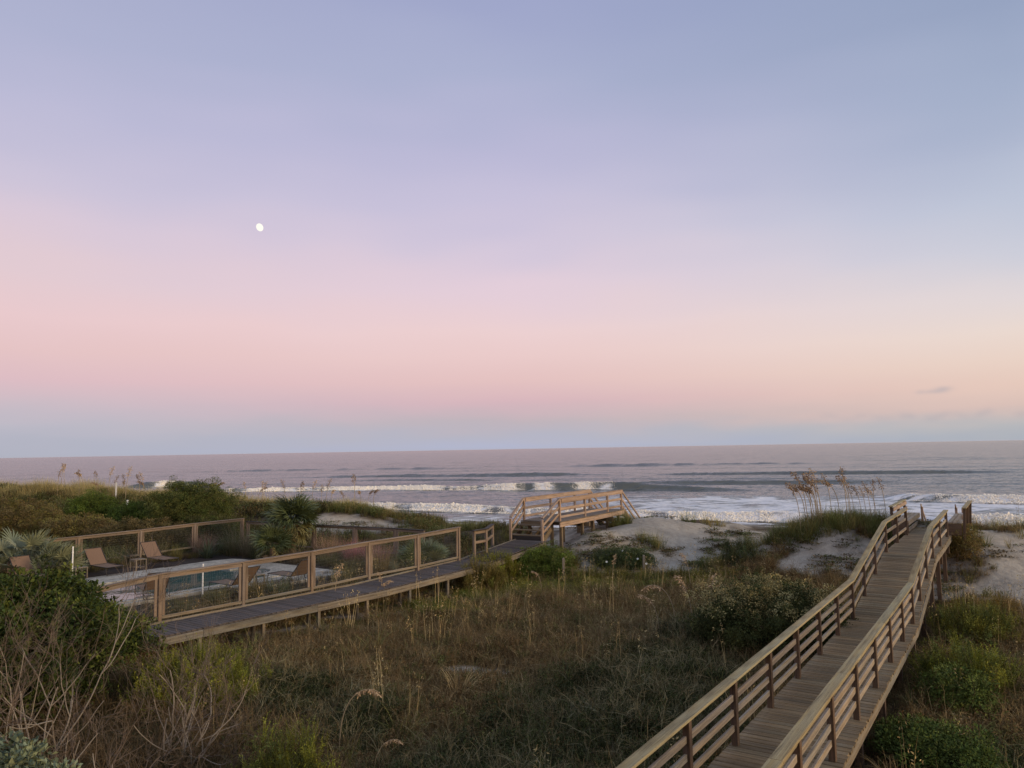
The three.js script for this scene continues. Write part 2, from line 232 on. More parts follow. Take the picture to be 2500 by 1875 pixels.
{
  const W = 2048, H = 1024, cm = new Uint8Array(W * H * 4), rm = new Uint8Array(W * H * 4);
  for (let j = 0; j < H; j++) for (let i = 0; i < W; i++) {
    const x = lerp(FX0, FX1, (i + 0.5) / W), z = lerp(FZ0, FZ1, (j + 0.5) / H), edge = sm(0, 0.03, i / W) * sm(1, 0.97, i / W) * sm(1, 0.96, j / H);
    const f = foam(x, z) * edge, shallow = sm(105, 76, -z + 0.3 * x), o = (j * W + i) * 4;
    const w = [lerp(95, 112, shallow), lerp(97, 104, shallow), lerp(92, 97, shallow)], k = 0.94 * f, wh = [238, 236, 236];
    for (let c = 0; c < 3; c++) { cm[o + c] = lerp(w[c], wh[c], k); rm[o + c] = lerp(lerp(53, 50, shallow), 225, f); }
    cm[o + 3] = rm[o + 3] = 255;
  }
  const mk = (d, s) => { const t = new THREE.DataTexture(d, W, H); t.wrapS = t.wrapT = THREE.ClampToEdgeWrapping; t.magFilter = THREE.LinearFilter; if (s) t.colorSpace = THREE.SRGBColorSpace; t.needsUpdate = true; return t; };
  const rp = [tileNoise(81, 10, 24), tileNoise(82, 22, 52), tileNoise(83, 50, 110)];
  const rip = dataTex(512, 512, (u, v) => { const g = 128 + 60 * rp[0](u, v) + 34 * rp[1](u, v) + 16 * rp[2](u, v); return [g, g, g]; }, false); rip.repeat.set(17, 10);
  const mat = new THREE.MeshPhysicalMaterial({ color: 0xffffff, map: mk(cm, true), roughnessMap: mk(rm, false), roughness: 1, bumpMap: rip, bumpScale: 0.3, metalness: 0, ior: 1.33 });
  const zs = []; for (let z = -54; z > -172; z -= 0.3) zs.push(z);
  let z = -172, st = 0.34; while (z > -30000) { zs.push(z); st *= 1.021; z -= st; }
  const nx = 560, pos = [], uv = [], idx = [];
  for (const zz of zs) { const half = Math.max(-zz * 0.86, 70) + 12; for (let i = 0; i < nx; i++) { const x = lerp(-half, half, i / (nx - 1)); pos.push(x, sea(x, zz), zz); uv.push((x - FX0) / (FX1 - FX0), (zz - FZ0) / (FZ1 - FZ0)); } }
  for (let j = 0; j < zs.length - 1; j++) for (let i = 0; i < nx - 1; i++) { const a = j * nx + i, b = a + 1, c = a + nx, d = c + 1; idx.push(a, b, d, a, d, c); }
  const g = new THREE.BufferGeometry(); g.setAttribute('position', new THREE.Float32BufferAttribute(pos, 3)); g.setAttribute('uv', new THREE.Float32BufferAttribute(uv, 2)); g.setIndex(idx); g.computeVertexNormals();
  const m = mesh('sea', g, mat, scene); m.userData.kind = 'structure';
  // tumbling foam on the faces of the breakers
  const r = rng(404), lump = new THREE.IcosahedronGeometry(1, 1); { const p = lump.attributes.position; for (let i = 0; i < p.count; i++) { const k = 1 + 0.35 * n3(p.getX(i) * 1.7, p.getY(i) * 1.7, p.getZ(i) * 1.7); p.setXYZ(i, p.getX(i) * k, p.getY(i) * k, p.getZ(i) * k); } lump.computeVertexNormals(); }
  const fm = new THREE.MeshStandardMaterial({ color: new THREE.Color().setRGB(0.86, 0.8, 0.7), roughness: 1 });  // cream tint puts the warm sunset light into the foam colour
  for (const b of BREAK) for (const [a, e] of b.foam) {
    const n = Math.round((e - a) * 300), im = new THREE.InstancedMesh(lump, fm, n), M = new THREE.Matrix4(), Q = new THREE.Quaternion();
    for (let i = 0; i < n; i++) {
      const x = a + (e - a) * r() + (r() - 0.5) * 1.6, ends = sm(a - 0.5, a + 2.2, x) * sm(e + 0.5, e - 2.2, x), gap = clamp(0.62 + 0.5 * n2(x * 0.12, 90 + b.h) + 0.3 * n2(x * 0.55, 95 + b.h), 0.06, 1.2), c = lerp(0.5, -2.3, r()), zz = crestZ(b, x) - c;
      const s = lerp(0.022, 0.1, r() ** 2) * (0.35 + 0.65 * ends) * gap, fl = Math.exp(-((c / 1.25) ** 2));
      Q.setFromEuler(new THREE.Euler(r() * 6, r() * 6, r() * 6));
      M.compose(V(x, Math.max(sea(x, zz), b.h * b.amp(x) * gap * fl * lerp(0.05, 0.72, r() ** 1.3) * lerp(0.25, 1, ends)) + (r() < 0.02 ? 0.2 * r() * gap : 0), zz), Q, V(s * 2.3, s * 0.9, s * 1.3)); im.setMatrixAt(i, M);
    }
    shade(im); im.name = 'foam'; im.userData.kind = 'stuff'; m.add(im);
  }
}
// moon: a lit globe far out, squashed so the shape stands in for its gibbous shading
{
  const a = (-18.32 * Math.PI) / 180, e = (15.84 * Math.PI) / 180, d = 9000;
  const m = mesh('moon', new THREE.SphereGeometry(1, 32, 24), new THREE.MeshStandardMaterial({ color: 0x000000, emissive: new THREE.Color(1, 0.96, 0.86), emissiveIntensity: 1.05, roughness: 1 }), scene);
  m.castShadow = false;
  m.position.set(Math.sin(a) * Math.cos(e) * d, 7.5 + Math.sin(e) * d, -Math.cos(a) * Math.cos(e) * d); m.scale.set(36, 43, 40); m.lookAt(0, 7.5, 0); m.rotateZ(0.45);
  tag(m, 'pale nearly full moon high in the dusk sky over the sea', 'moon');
}

// ------------------------------------------------------------------ unseen beach house of the viewpoint, added behind the camera to shade the foreground
{
  const t = thing('unseen_beach_house', 'unseen grey beach house added behind the viewpoint to shade the ground in front', 'house', [-1, 2.4, 9]);
  const wm = new THREE.MeshStandardMaterial({ color: new THREE.Color().setRGB(0.2, 0.19, 0.18), roughness: 0.9 }), rm = new THREE.MeshStandardMaterial({ color: new THREE.Color().setRGB(0.07, 0.07, 0.075), roughness: 0.9 }), tm = new THREE.MeshStandardMaterial({ color: new THREE.Color().setRGB(0.6, 0.6, 0.58), roughness: 0.7 }), gm = new THREE.MeshPhysicalMaterial({ color: new THREE.Color().setRGB(0.03, 0.035, 0.04), roughness: 0.05 });
  mesh('wall', new THREE.BoxGeometry(17, 8.6, 11).translate(0, 4.3, 0), wm, t);
  const sh = new THREE.Shape([[-9.2, 0], [9.2, 0], [0, 4.2]].map(([a, b]) => new THREE.Vector2(a, b))), rg = new THREE.ExtrudeGeometry(sh, { depth: 12.4, bevelEnabled: false }); rg.translate(0, 8.6, -6.2); mesh('roof', rg, rm, t);
  for (const x of [-6, -2.5, 2, 6]) for (const y of [1.2, 5.0]) { const w = mesh('window', new THREE.BoxGeometry(1.7, 2.2, 0.12).translate(x, y + 1.1, -5.52), tm, t); mesh('pane', new THREE.BoxGeometry(1.45, 1.95, 0.03).translate(x, y + 1.1, -5.59), gm, w); }
}

// ------------------------------------------------------------------ wood colours
const capW = tints(0.370, 0.310, 0.178, 0.12, 5, 31), railW = tints(0.412, 0.355, 0.291, 0.16, 6, 32), deckW = tints(0.255, 0.198, 0.121, 0.3, 10, 33), postW = tints(0.15, 0.1, 0.068, 0.14, 4, 34);  // postW is darkened to carry the shade on the post ends
const poolDeckW = tints(0.109, 0.090, 0.086, 0.3, 8, 35), fasciaW = tints(0.237, 0.212, 0.175, 0.16, 5, 36), fenceW = tints(0.269, 0.214, 0.175, 0.15, 6, 37), newW = tints(0.453, 0.330, 0.256, 0.12, 6, 38), newDeckW = tints(0.203, 0.174, 0.151, 0.15, 6, 39), darkCapW = tints(0.05, 0.04, 0.036, 0.15, 3, 40), stairW = tints(0.196, 0.149, 0.099, 0.14, 5, 41);

// ------------------------------------------------------------------ the long beach boardwalk on the right
{
  const th = (33.3 * Math.PI) / 180, D = V(Math.sin(th), 0, -Math.cos(th)), N = V(Math.cos(th), 0, Math.sin(th)), O = V(3.06, 0, -11.06);
  const deckY = (u) => (u < 9 ? 3.35 : u < 14.7 ? lerp(3.35, 4.22, (u - 9) / 5.7) : 4.22);
  const P = (u, v, y) => O.clone().addScaledVector(D, u).addScaledVector(N, v).setY(y);
  const t = thing('beach_boardwalk', 'long weathered wooden boardwalk with railings climbing over the dune on the right', 'boardwalk', [O.x, 2.4, O.z]);
  const deck = sub('deck', t);
  for (let u = -8; u < 25.4; u += 0.1455) {
    const inB = u > 9.2, w0 = -0.13 - (inB ? -0.02 : 0) + (R0() - 0.5) * 0.012, w1 = (inB ? 1.29 : 1.345) + (R0() - 0.5) * 0.03, y = deckY(u) - 0.019 + (R0() - 0.5) * 0.003;
    const slope = u > 9 && u < 14.7 ? 0.87 / 5.7 : 0;
    beam('plank', deck, P(u, w0, y), P(u + (R0() - 0.5) * 0.006, w1, y), 0.036, 0.133, deckW, V(-D.x * slope, 1, -D.z * slope).normalize(), 0.006);
  }
  const knotsU = [-8, -3.7, 0, 3.6, 7.2, 9.0, 12.4, 14.7, 18.3, 21.9, 25.4];
  for (let i = 0; i < knotsU.length - 1; i++) for (const v of [-0.09, 1.3]) {
    const a = knotsU[i] + 0.004, b = knotsU[i + 1] - 0.004, vv = v > 0 && a > 9.1 ? 1.265 : v;
    beam('stringer', t, P(a, vv, deckY(a) - 0.135), P(b, vv, deckY(b) - 0.135), 0.19, 0.042, fasciaW);
  }
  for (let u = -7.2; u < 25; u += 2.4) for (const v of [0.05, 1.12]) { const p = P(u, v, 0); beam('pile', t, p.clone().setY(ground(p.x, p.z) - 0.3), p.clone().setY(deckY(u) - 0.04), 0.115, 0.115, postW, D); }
  const uL = [-7.2, -5.4, -3.6, -1.8, 0, 1.8, 3.6, 5.4, 7.2, 9.0, 10.7, 12.55, 14.75, 17.25, 19.75], uR = [-7.1, -5.3, -3.5, -1.7, 0.1, 1.9, 3.7, 5.5, 7.3, 9.1, 10.7, 12.5, 14.4, 16.9, 19.7];
  for (const side of [0, 1]) {
    const us = side ? uR : uL, v0 = side ? 1.205 : -0.045, r = sub('railing', t);
    for (const u of us) {
      const low = side && u > 9.5 ? deckY(u) - 0.55 : deckY(u) + 0.001;
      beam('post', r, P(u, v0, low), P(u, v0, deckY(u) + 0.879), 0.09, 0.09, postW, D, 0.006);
    }
    for (let i = 0; i < us.length - 1; i++) {
      const a = us[i] + 0.047, b = us[i + 1] - 0.047, ramp = us[i] > 8.9, hs = ramp ? [0.565, 0.235] : [0.64, 0.437, 0.232];
      for (const h of hs) beam('rail', r, P(a, v0 - 0.012, deckY(a) + h + (R0() - 0.5) * 0.01), P(b, v0 - 0.012, deckY(b) + h + (R0() - 0.5) * 0.01), 0.088, 0.038, railW);
    }
    const breaks = side ? [-7.2, -5.9, -2.6, 0.92, 4.52, 7.3, 9.1, 12.6, 14.35, 19.8] : [-7.3, -3.72, -0.1, 3.5, 7.1, 9.0, 12.6, 14.75, 19.85];
    for (let i = 0; i < breaks.length - 1; i++) {
      const a = breaks[i] + 0.004, b = breaks[i + 1] - 0.004;
      beam('cap', r, P(a, v0 + 0.005, deckY(a) + 0.9), P(b, v0 + 0.005, deckY(b) + 0.9), 0.038, 0.15, capW, V(0, 1, 0), 0.007);
      beam('rail', r, P(a, v0 - (side ? -0.0 : 0.066), deckY(a) + 0.828), P(b, v0 - (side ? -0.0 : 0.066), deckY(b) + 0.828), 0.1, 0.036, capW);
    }
  }
  // benches with backs on the landing at the top
  for (const side of [-1, 1]) {
    const b = sub('bench', t), f = side < 0 ? 0.0 : 1.16, o = (k) => f + side * k, y0 = 4.22, a = 20.3, e = 24.1;
    for (const k of [0.1, 0.25, 0.4]) beam('seat_board', b, P(a, o(k), y0 + 0.43), P(e, o(k), y0 + 0.43), 0.036, 0.14, railW);
    beam('apron', b, P(a + 0.02, o(0.05), y0 + 0.34), P(e, o(0.05), y0 + 0.34), 0.14, 0.036, railW);
    beam('apron', b, P(a + 0.02, o(0.05), y0 + 0.12), P(e, o(0.05), y0 + 0.12), 0.14, 0.036, railW);
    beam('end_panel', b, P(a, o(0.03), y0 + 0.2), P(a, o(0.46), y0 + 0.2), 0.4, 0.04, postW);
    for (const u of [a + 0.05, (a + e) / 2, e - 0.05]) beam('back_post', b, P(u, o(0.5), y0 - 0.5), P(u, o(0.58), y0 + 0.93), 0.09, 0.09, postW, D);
    for (const h of [0.62, 0.84]) beam('back_rail', b, P(a, o(h < 0.7 ? 0.49 : 0.505), y0 + h), P(e, o(h < 0.7 ? 0.49 : 0.505), y0 + h), 0.14, 0.036, newW);
    beam('cap', b, P(a - 0.08, o(0.57), y0 + 0.95), P(e + 0.08, o(0.57), y0 + 0.95), 0.038, 0.15, capW);
  }
  const st = sub('stairs', t);
  for (let i = 1; i < 9; i++) beam('tread', st, P(25.4 + i * 0.28, 0, 4.2 - i * 0.18), P(25.4 + i * 0.28, 1.16, 4.2 - i * 0.18), 0.038, 0.27, stairW);
  for (const v of [-0.03, 1.19]) { beam('stringer', st, P(25.4, v, 4.02), P(28, v, 2.35), 0.24, 0.04, stairW); beam('handrail', st, P(24.6, v, 4.95), P(28, v, 3.2), 0.09, 0.04, newW); beam('post', st, P(28, v, 1.6), P(28, v, 3.24), 0.09, 0.09, newW, D); beam('post', st, P(24.9, v, 3.6), P(24.9, v, 4.84), 0.09, 0.09, newW, D); }
}

// ------------------------------------------------------------------ low boardwalk beside the pool fence
const WA = V(-8.9, 0, -18.93), WD = V(0.6018, 0, -0.7986).normalize(), WN = V(-WD.z, 0, WD.x);
const walkY = (s) => (s < 7 ? 3.25 : s < 12.4 ? lerp(3.25, 3.4, (s - 7) / 5.4) : lerp(3.4, 3.79, Math.min(1, (s - 12.4) / 3.2)));
const WP = (s, v, y) => WA.clone().addScaledVector(WD, s).addScaledVector(WN, v).setY(y);
{
  const t = thing('pool_boardwalk', 'low narrow grey plank boardwalk running along the wire fence to the stairs', 'boardwalk', [WA.x, 2.5, WA.z]);
  const deck = sub('deck', t);
  for (let s = 0.0; s < 16.0; s += 0.1425) beam('plank', deck, WP(s, -0.7 + (R0() - 0.5) * 0.02, walkY(s) - 0.018 + (R0() - 0.5) * 0.004), WP(s + (R0() - 0.5) * 0.01, 0.69 + (R0() - 0.5) * 0.02, walkY(s) - 0.018), 0.036, 0.13, poolDeckW, V(0, 1, 0), 0.005);
  const br = [-0.05, 1.05, 4.55, 7.2, 9.9, 12.4, 15.9];
  for (let i = 0; i < br.length - 1; i++) for (const v of [-0.7, 0.715]) beam(v > 0 ? 'fascia' : 'stringer', t, WP(br[i] + 0.004, v, walkY(br[i]) - (v > 0 ? 0.13 : 0.13)), WP(br[i + 1] - 0.004, v, walkY(br[i + 1]) - 0.13), v > 0 ? 0.18 : 0.17, 0.042, fasciaW);
  for (let i = 0; i < br.length - 1; i++) beam('edge_board', t, WP(br[i] + 0.004, -0.74, walkY(br[i]) + 0.012), WP(br[i + 1] - 0.004, -0.74, walkY(br[i + 1]) + 0.012), 0.06, 0.036, fasciaW);
  for (let s = 1.0; s < 15.6; s += 1.82) for (const v of [0.64, 0.2]) { const p = WP(s, v, 0); beam('pile', t, p.clone().setY(ground(p.x, p.z) - 0.2), p.clone().setY(walkY(s) - 0.04), 0.09, 0.09, fasciaW, WD); }
}
// short L-shaped rail at the gate opening
{
  const A = V(-1.53, 3.45, -29.45), B = V(-1.1, 3.5, -30.05), C = V(-0.9, 3.45, -31.8);
  const t = thing('gate_rail', 'short L-shaped wooden railing with a dark cap between wire fence and stairs', 'railing', [A.x, 3.4, A.z]);
  for (const p of [A, B, C]) beam('post', t, p.clone().setY(3.1), p.clone().setY(4.42), 0.09, 0.09, fenceW, WD);
  for (const [p, q] of [[A, B], [B, C]]) {
    const d = q.clone().sub(p).setY(0).normalize();
    const e = q.clone().addScaledVector(d, 0.07), s0 = p.clone().addScaledVector(d, p === A ? -0.09 : 0.09);
    beam('cap', t, s0.setY(p === A ? 4.448 : 4.446), e.setY(p === A ? 4.448 : 4.446), 0.038, 0.16, darkCapW);
    for (const h of [4.36, 4.0, 3.56]) beam('rail', t, p.clone().addScaledVector(d, 0.048).setY(h), q.clone().addScaledVector(d, -0.048).setY(h), 0.1, 0.036, h < 3.6 ? darkCapW : fenceW);
  }
}

// ------------------------------------------------------------------ raised dune crossover with stairs
{
  const th = (30.8 * Math.PI) / 180, D = V(Math.sin(th), 0, -Math.cos(th)), N = V(Math.cos(th), 0, Math.sin(th)), O = V(1.88, 0, -32.0), Y = 4.5;
  const P = (s, v, y) => O.clone().addScaledVector(D, s).addScaledVector(N, v).setY(y);
  const t = thing('dune_crossover', 'raised tan wooden platform with stairs and railings in front of the surf', 'platform', [O.x, 3, O.z]);
  const deck = sub('deck', t);
  for (let s = 0.0; s < 6.6; s += 0.1455) beam('plank', deck, P(s, -1.82, Y - 0.018), P(s, 0.08 + (R0() - 0.5) * 0.02, Y - 0.018), 0.036, 0.134, newDeckW);
  for (const v of [0.0, -1.76]) { beam('fascia', t, P(-0.06, v + 0.02, Y - 0.14), P(3.3, v + 0.02, Y - 0.14), 0.2, 0.042, newW); beam('fascia', t, P(3.308, v + 0.02, Y - 0.14), P(6.65, v + 0.02, Y - 0.14), 0.2, 0.042, newW); }
  beam('fascia', t, P(6.66, -1.8, Y - 0.14), P(6.66, 0.06, Y - 0.14), 0.2, 0.04, newW);
  beam('beam', t, P(2.4, -1.9, Y - 0.33), P(2.4, 0.2, Y - 0.33), 0.18, 0.09, stairW);
  beam('beam', t, P(5.0, -1.9, Y - 0.33), P(5.0, 0.2, Y - 0.33), 0.18, 0.09, stairW);
  for (const s of [0.3, 2.3, 3.4, 5.0, 6.3]) for (const v of [-0.12, -1.62]) { const p = P(s, v, 0); beam('pile', t, p.clone().setY(ground(p.x, p.z) - 0.3), p.clone().setY(Y - 0.04), 0.12, 0.12, stairW, D); }
  const ss = [0.02, 2.42, 4.86, 6.5];
  for (const v of [-0.03, -1.72]) {
    const r = sub('railing', t);
    for (const s of ss) beam('post', r, P(s, v, Y + 0.001), P(s, v, Y + 0.9), 0.09, 0.09, newW, D);
    for (let i = 0; i < 3; i++) for (const [h, ht] of [[0.5, 0.11], [0.17, 0.095]]) beam('rail', r, P(ss[i] + 0.047, v, Y + h), P(ss[i + 1] - 0.047, v, Y + h), ht, 0.036, newW);
    beam('rail', r, P(0.07, v + 0.066, Y + 0.83), P(3.6, v + 0.066, Y + 0.83), 0.14, 0.036, newW); beam('rail', r, P(3.606, v + 0.066, Y + 0.83), P(6.5, v + 0.066, Y + 0.83), 0.14, 0.036, newW);
    beam('cap', r, P(-0.03, v, Y + 0.92), P(3.6, v, Y + 0.92), 0.036, 0.145, newW); beam('cap', r, P(3.606, v, Y + 0.92), P(6.56, v, Y + 0.92), 0.036, 0.145, newW);
  }
  // stairs down to the boardwalk
  const st = sub('stairs', t), f = (k) => -0.06 - 0.275 * k;
  beam('riser', st, P(f(0), -1.84, Y - 0.13), P(f(0), -0.42, Y - 0.13), 0.16, 0.036, stairW);
  for (let k = 1; k <= 3; k++) {
    const y = Y - 0.175 * k;
    beam('tread', st, P(f(k) + 0.1, -1.86, y), P(f(k) + 0.1, -0.38, y), 0.04, 0.27, stairW);
    if (k === 3) beam('riser', st, P(f(3) - 0.02, -1.86, y - 0.11), P(f(3) - 0.02, -0.38, y - 0.11), 0.17, 0.036, darkCapW);
  }
  for (const v of [-1.8, -1.35, -0.88, -0.42]) beam('stringer', st, P(f(0) + 0.05, v, Y - 0.32), P(f(3) + 0.05, v, Y - 0.82), 0.22, 0.04, stairW);
  for (const v of [-1.76, -0.33]) {
    const top = P(0.0, v < -1 ? -1.72 : -0.03, Y + 0.9), bot = P(-1.0, v < -1 ? -1.78 : -0.3, 4.68);
    beam('post', st, bot.clone().setY(3.55), bot.clone().setY(4.64), 0.09, 0.09, newW, D);
    for (const [dh, hh, ww] of [[0.02, 0.05, 0.13], [-0.3, 0.09, 0.036], [-0.58, 0.09, 0.036]]) beam('handrail', st, top.clone().setY(top.y + dh).addScaledVector(N, 0.003), bot.clone().setY(bot.y + dh).addScaledVector(N, 0.003), hh, ww, newW);
  }
  // stairs down to the beach
  const sb = sub('stairs', t);
  for (let k = 1; k < 13; k++) beam('tread', sb, P(6.7 + k * 0.27, -1.75, Y - 0.18 * k), P(6.7 + k * 0.27, -0.05, Y - 0.18 * k), 0.038, 0.27, stairW);
  for (const v of [-1.76, -0.9, -0.03]) beam('stringer', sb, P(6.7, v, Y - 0.12), P(10.1, v, Y - 2.32), 0.25, 0.042, stairW);
  for (const v of [-1.72, -0.03]) {
    beam('post', sb, P(9.4, v, 1.6), P(9.4, v, 3.54), 0.09, 0.09, newW, D);
    for (const h of [0.9, 0.5, 0.17]) beam('handrail', sb, P(6.55, v, Y + h), P(9.75, v, Y + h - 2.1), 0.09, 0.05, newW);
  }
}

// ------------------------------------------------------------------ pool fence
const wireM = new THREE.MeshStandardMaterial({ color: new THREE.Color().setRGB(0.16, 0.16, 0.15), roughness: 0.6, metalness: 0.3 });
function wire(parent, a, b, y0, y1, base) {           // welded wire between two points
  const d = b.clone().sub(a), len = d.length(), gs = []; d.normalize();
  const bar = (p, q) => { const g = new THREE.CylinderGeometry(0.0016, 0.0016, p.distanceTo(q), 4, 1, true); g.applyQuaternion(new THREE.Quaternion().setFromUnitVectors(V(0, 1, 0), q.clone().sub(p).normalize())); const c = p.clone().add(q).multiplyScalar(0.5).sub(base); g.translate(c.x, c.y, c.z); gs.push(g); };
  for (let s = 0.03; s < len; s += 0.052) { const p = a.clone().addScaledVector(d, s); bar(p.clone().setY(y0 + p.y), p.clone().setY(y1 + p.y)); }
  for (let h = y0 + 0.05; h < y1; h += 0.1) bar(a.clone().setY(a.y + h), b.clone().setY(b.y + h));
  const m = mesh('wire_mesh', mergeGeometries(gs), wireM, parent); m.userData.kind = 'stuff'; return m;
}
function fenceRun(name, label, pts, H, o = {}) {
  const base = pts[0].clone(), t = thing(name, label, 'fence', [base.x, base.y, base.z]);
  for (let i = 0; i < pts.length; i++) {
    const p = pts[i], d = pts[Math.min(i + 1, pts.length - 1)].clone().sub(pts[Math.max(i - 1, 0)]).setY(0).normalize();
    beam('post', t, p.clone().setY(p.y - 0.5), p.clone().setY(p.y + H - 0.001), 0.095, 0.095, fenceW, d);
    if (i === pts.length - 1) break;
    const q = pts[i + 1], e = q.clone().sub(p).setY(0).normalize(), a = p.clone().addScaledVector(e, 0.05), b = q.clone().addScaledVector(e, -0.05);
    const up = (v, h) => v.clone().setY(v.y + h);
    const side = V(-e.z, 0, e.x).multiplyScalar(0.01);
    beam('cap', t, up(p, H + 0.019).addScaledVector(e, i ? 0.003 : -0.06), up(q, H + 0.019).addScaledVector(e, i === pts.length - 2 ? 0.06 : -0.003), 0.036, 0.14, o.cap || fenceW);
    beam('top_rail', t, up(a, H - 0.06), up(b, H - 0.06), 0.09, 0.04, fenceW);
    beam('bottom_rail', t, up(a, 0.12), up(b, 0.12), 0.075, 0.04, fasciaW);
    for (const [w, s] of [[a, 1], [b, -1]]) { const c = w.clone().addScaledVector(e, s * 0.055); beam('stile', t, up(c, 0.17), up(c, H - 0.108), 0.075, 0.04, fenceW, e); }
    if (!o.nowire) wire(t, a.clone().addScaledVector(e, 0.09), b.clone().addScaledVector(e, -0.09), 0.17, H - 0.11, base);
  }
  return t;
}
const FP = [V(-10.62, 3.05, -18.1), V(-9.1, 3.25, -20.04), V(-7.63, 3.25, -21.95), V(-6.2, 3.27, -23.8), V(-4.82, 3.31, -25.75), V(-3.4, 3.35, -27.3), V(-2.09, 3.4, -29.1)];
fenceRun('pool_fence', 'brown wooden fence with wire mesh panels between the pool and low boardwalk', FP, 1.2);
fenceRun('back_fence', 'brown wooden fence behind the sun loungers ending at a corner near the palm', [V(-20.6, 2.8, -31.8), V(-18.75, 2.85, -33.55), V(-16.9, 2.92, -35.25), V(-15.25, 3.0, -37.15), V(-13.55, 3.05, -38.85)], 1.2);
fenceRun('side_fence', 'dark-capped fence running from the back corner behind pink grass and palm', [V(-13.35, 2.93, -38.9), V(-11.67, 2.9, -38.2), V(-9.5, 2.9, -36.9), V(-7.3, 2.9, -35.6), V(-5.24, 2.9, -34.4), V(-3.9, 2.9, -33.4)], 1.17, { cap: darkCapW, nowire: true });

// ------------------------------------------------------------------ pool, deck and furniture
const PO = V(-11.7, 0, -26.6), PD = V(0.6, 0, -0.8), PM = V(-0.8, 0, -0.6);
const PP = (d, m, y) => PO.clone().addScaledVector(PD, d).addScaledVector(PM, m).setY(y);
{
  const w = (d, m) => { const p = PP(d, m, 0); return [p.x, -p.z]; };
  const outer = new THREE.Shape([[-8, -0.5], [1.5, -0.5], [2.4, -1.7], [6.3, -1.7], [6.3, 5.2], [6.1, 5.8], [5.4, 6.05], [-8, 6.05]].map(([a, b]) => new THREE.Vector2(...w(a, b))));
  const edge = [[-6, 0], [4.2, 0], [4.2, 1]]; for (let i = 1; i < 12; i++) { const a = -Math.PI / 2 + (Math.PI * i) / 12; edge.push([4.2 + Math.cos(a), 2 + Math.sin(a)]); } edge.push([4.2, 3], [4.2, 4], [-6, 4]);
  outer.holes.push(new THREE.Path(edge.map(([a, b]) => new THREE.Vector2(...w(a, b)))));
  const g = new THREE.ExtrudeGeometry(outer, { depth: 0.12, bevelEnabled: true, bevelSize: 0.015, bevelThickness: 0.015, bevelSegments: 2, curveSegments: 4 }); g.rotateX(-Math.PI / 2); g.translate(0, 2.69, 0);
  const uvA = g.attributes.uv, pA = g.attributes.position; for (let i = 0; i < uvA.count; i++) uvA.setXY(i, pA.getX(i) / 3, pA.getZ(i) / 3);
  const stN = [tileNoise(51, 9, 9), tileNoise(52, 40, 40), tileNoise(53, 160, 160)];
  const stone = dataTex(512, 512, (u, v) => { const s = 196 + 26 * stN[0](u, v) + 20 * stN[1](u, v) + 14 * stN[2](u, v); return [s, s * 0.975, s * 0.93]; }, true);
  const deck = mesh('pool_deck', g, new THREE.MeshStandardMaterial({ map: stone, color: new THREE.Color().setRGB(0.62, 0.6, 0.56), roughness: 0.9 }), scene); deck.userData.kind = 'structure';
  const cm = [0, 1, 2, 3].map((k) => new THREE.MeshStandardMaterial({ map: stone, color: new THREE.Color().setRGB(0.6 + 0.05 * k, 0.58 + 0.045 * k, 0.53 + 0.04 * k), roughness: 0.85 }));
  for (let d = -6; d < 4.1; d += 0.51) for (const m of [-0.14, 4.14]) { const c = beam('coping_stone', deck, PP(d + 0.005, m, 2.835), PP(d + 0.498, m, 2.835), 0.045, 0.3, cm, V(0, 1, 0), 0.008); }
  for (let d = -7.8; d < 5.2; d += 0.62) for (const m of [4.62, 5.24]) beam('paver', deck, PP(d + 0.005 + (m > 5 ? 0.3 : 0), m, 2.822 + 0.004 * R0()), PP(d + 0.612 + (m > 5 ? 0.3 : 0), m, 2.822 + 0.004 * R0()), 0.02, 0.605, cm, V(0, 1, 0), 0.006);
  const wg = new THREE.ShapeGeometry(new THREE.Shape(edge.map(([a, b]) => new THREE.Vector2(...w(a, b))))); wg.rotateX(-Math.PI / 2); wg.translate(0, 2.775, 0);
  const wu = wg.attributes.uv; for (let i = 0; i < wu.count; i++) wu.setXY(i, wg.attributes.position.getX(i) / 4, wg.attributes.position.getZ(i) / 4);
  const rn = [tileNoise(61, 14, 14), tileNoise(62, 36, 36)];
  const water = mesh('pool_water', wg, new THREE.MeshPhysicalMaterial({ color: new THREE.Color().setRGB(0.018, 0.085, 0.098), roughness: 0.03, ior: 1.33, bumpMap: dataTex(256, 256, (u, v) => { const s = 128 + 70 * rn[0](u, v) + 30 * rn[1](u, v); return [s, s, s]; }, false), bumpScale: 0.0025 }), scene); water.userData.kind = 'structure';
}
const tubeM = new THREE.MeshStandardMaterial({ color: new THREE.Color().setRGB(0.035, 0.028, 0.024), roughness: 0.5, metalness: 0.2 });
const weaveN = tileNoise(71, 96, 96);
const weave = dataTex(256, 256, (u, v) => { const s = 214 + 20 * weaveN(u, v) + 12 * Math.sin(u * 2 * Math.PI * 48) * Math.sin(v * 2 * Math.PI * 48); return [s, s, s]; }, true); weave.repeat.set(3, 3);
const slingM = new THREE.MeshStandardMaterial({ color: new THREE.Color().setRGB(0.3, 0.185, 0.12), map: weave, roughness: 0.9 });
function tube(pts, r = 0.014, seg = 24, closed = false) { return new THREE.TubeGeometry(new THREE.CatmullRomCurve3(pts.map((p) => V(...p)), closed, 'catmullrom', 0.12), seg, r, 7, closed); }
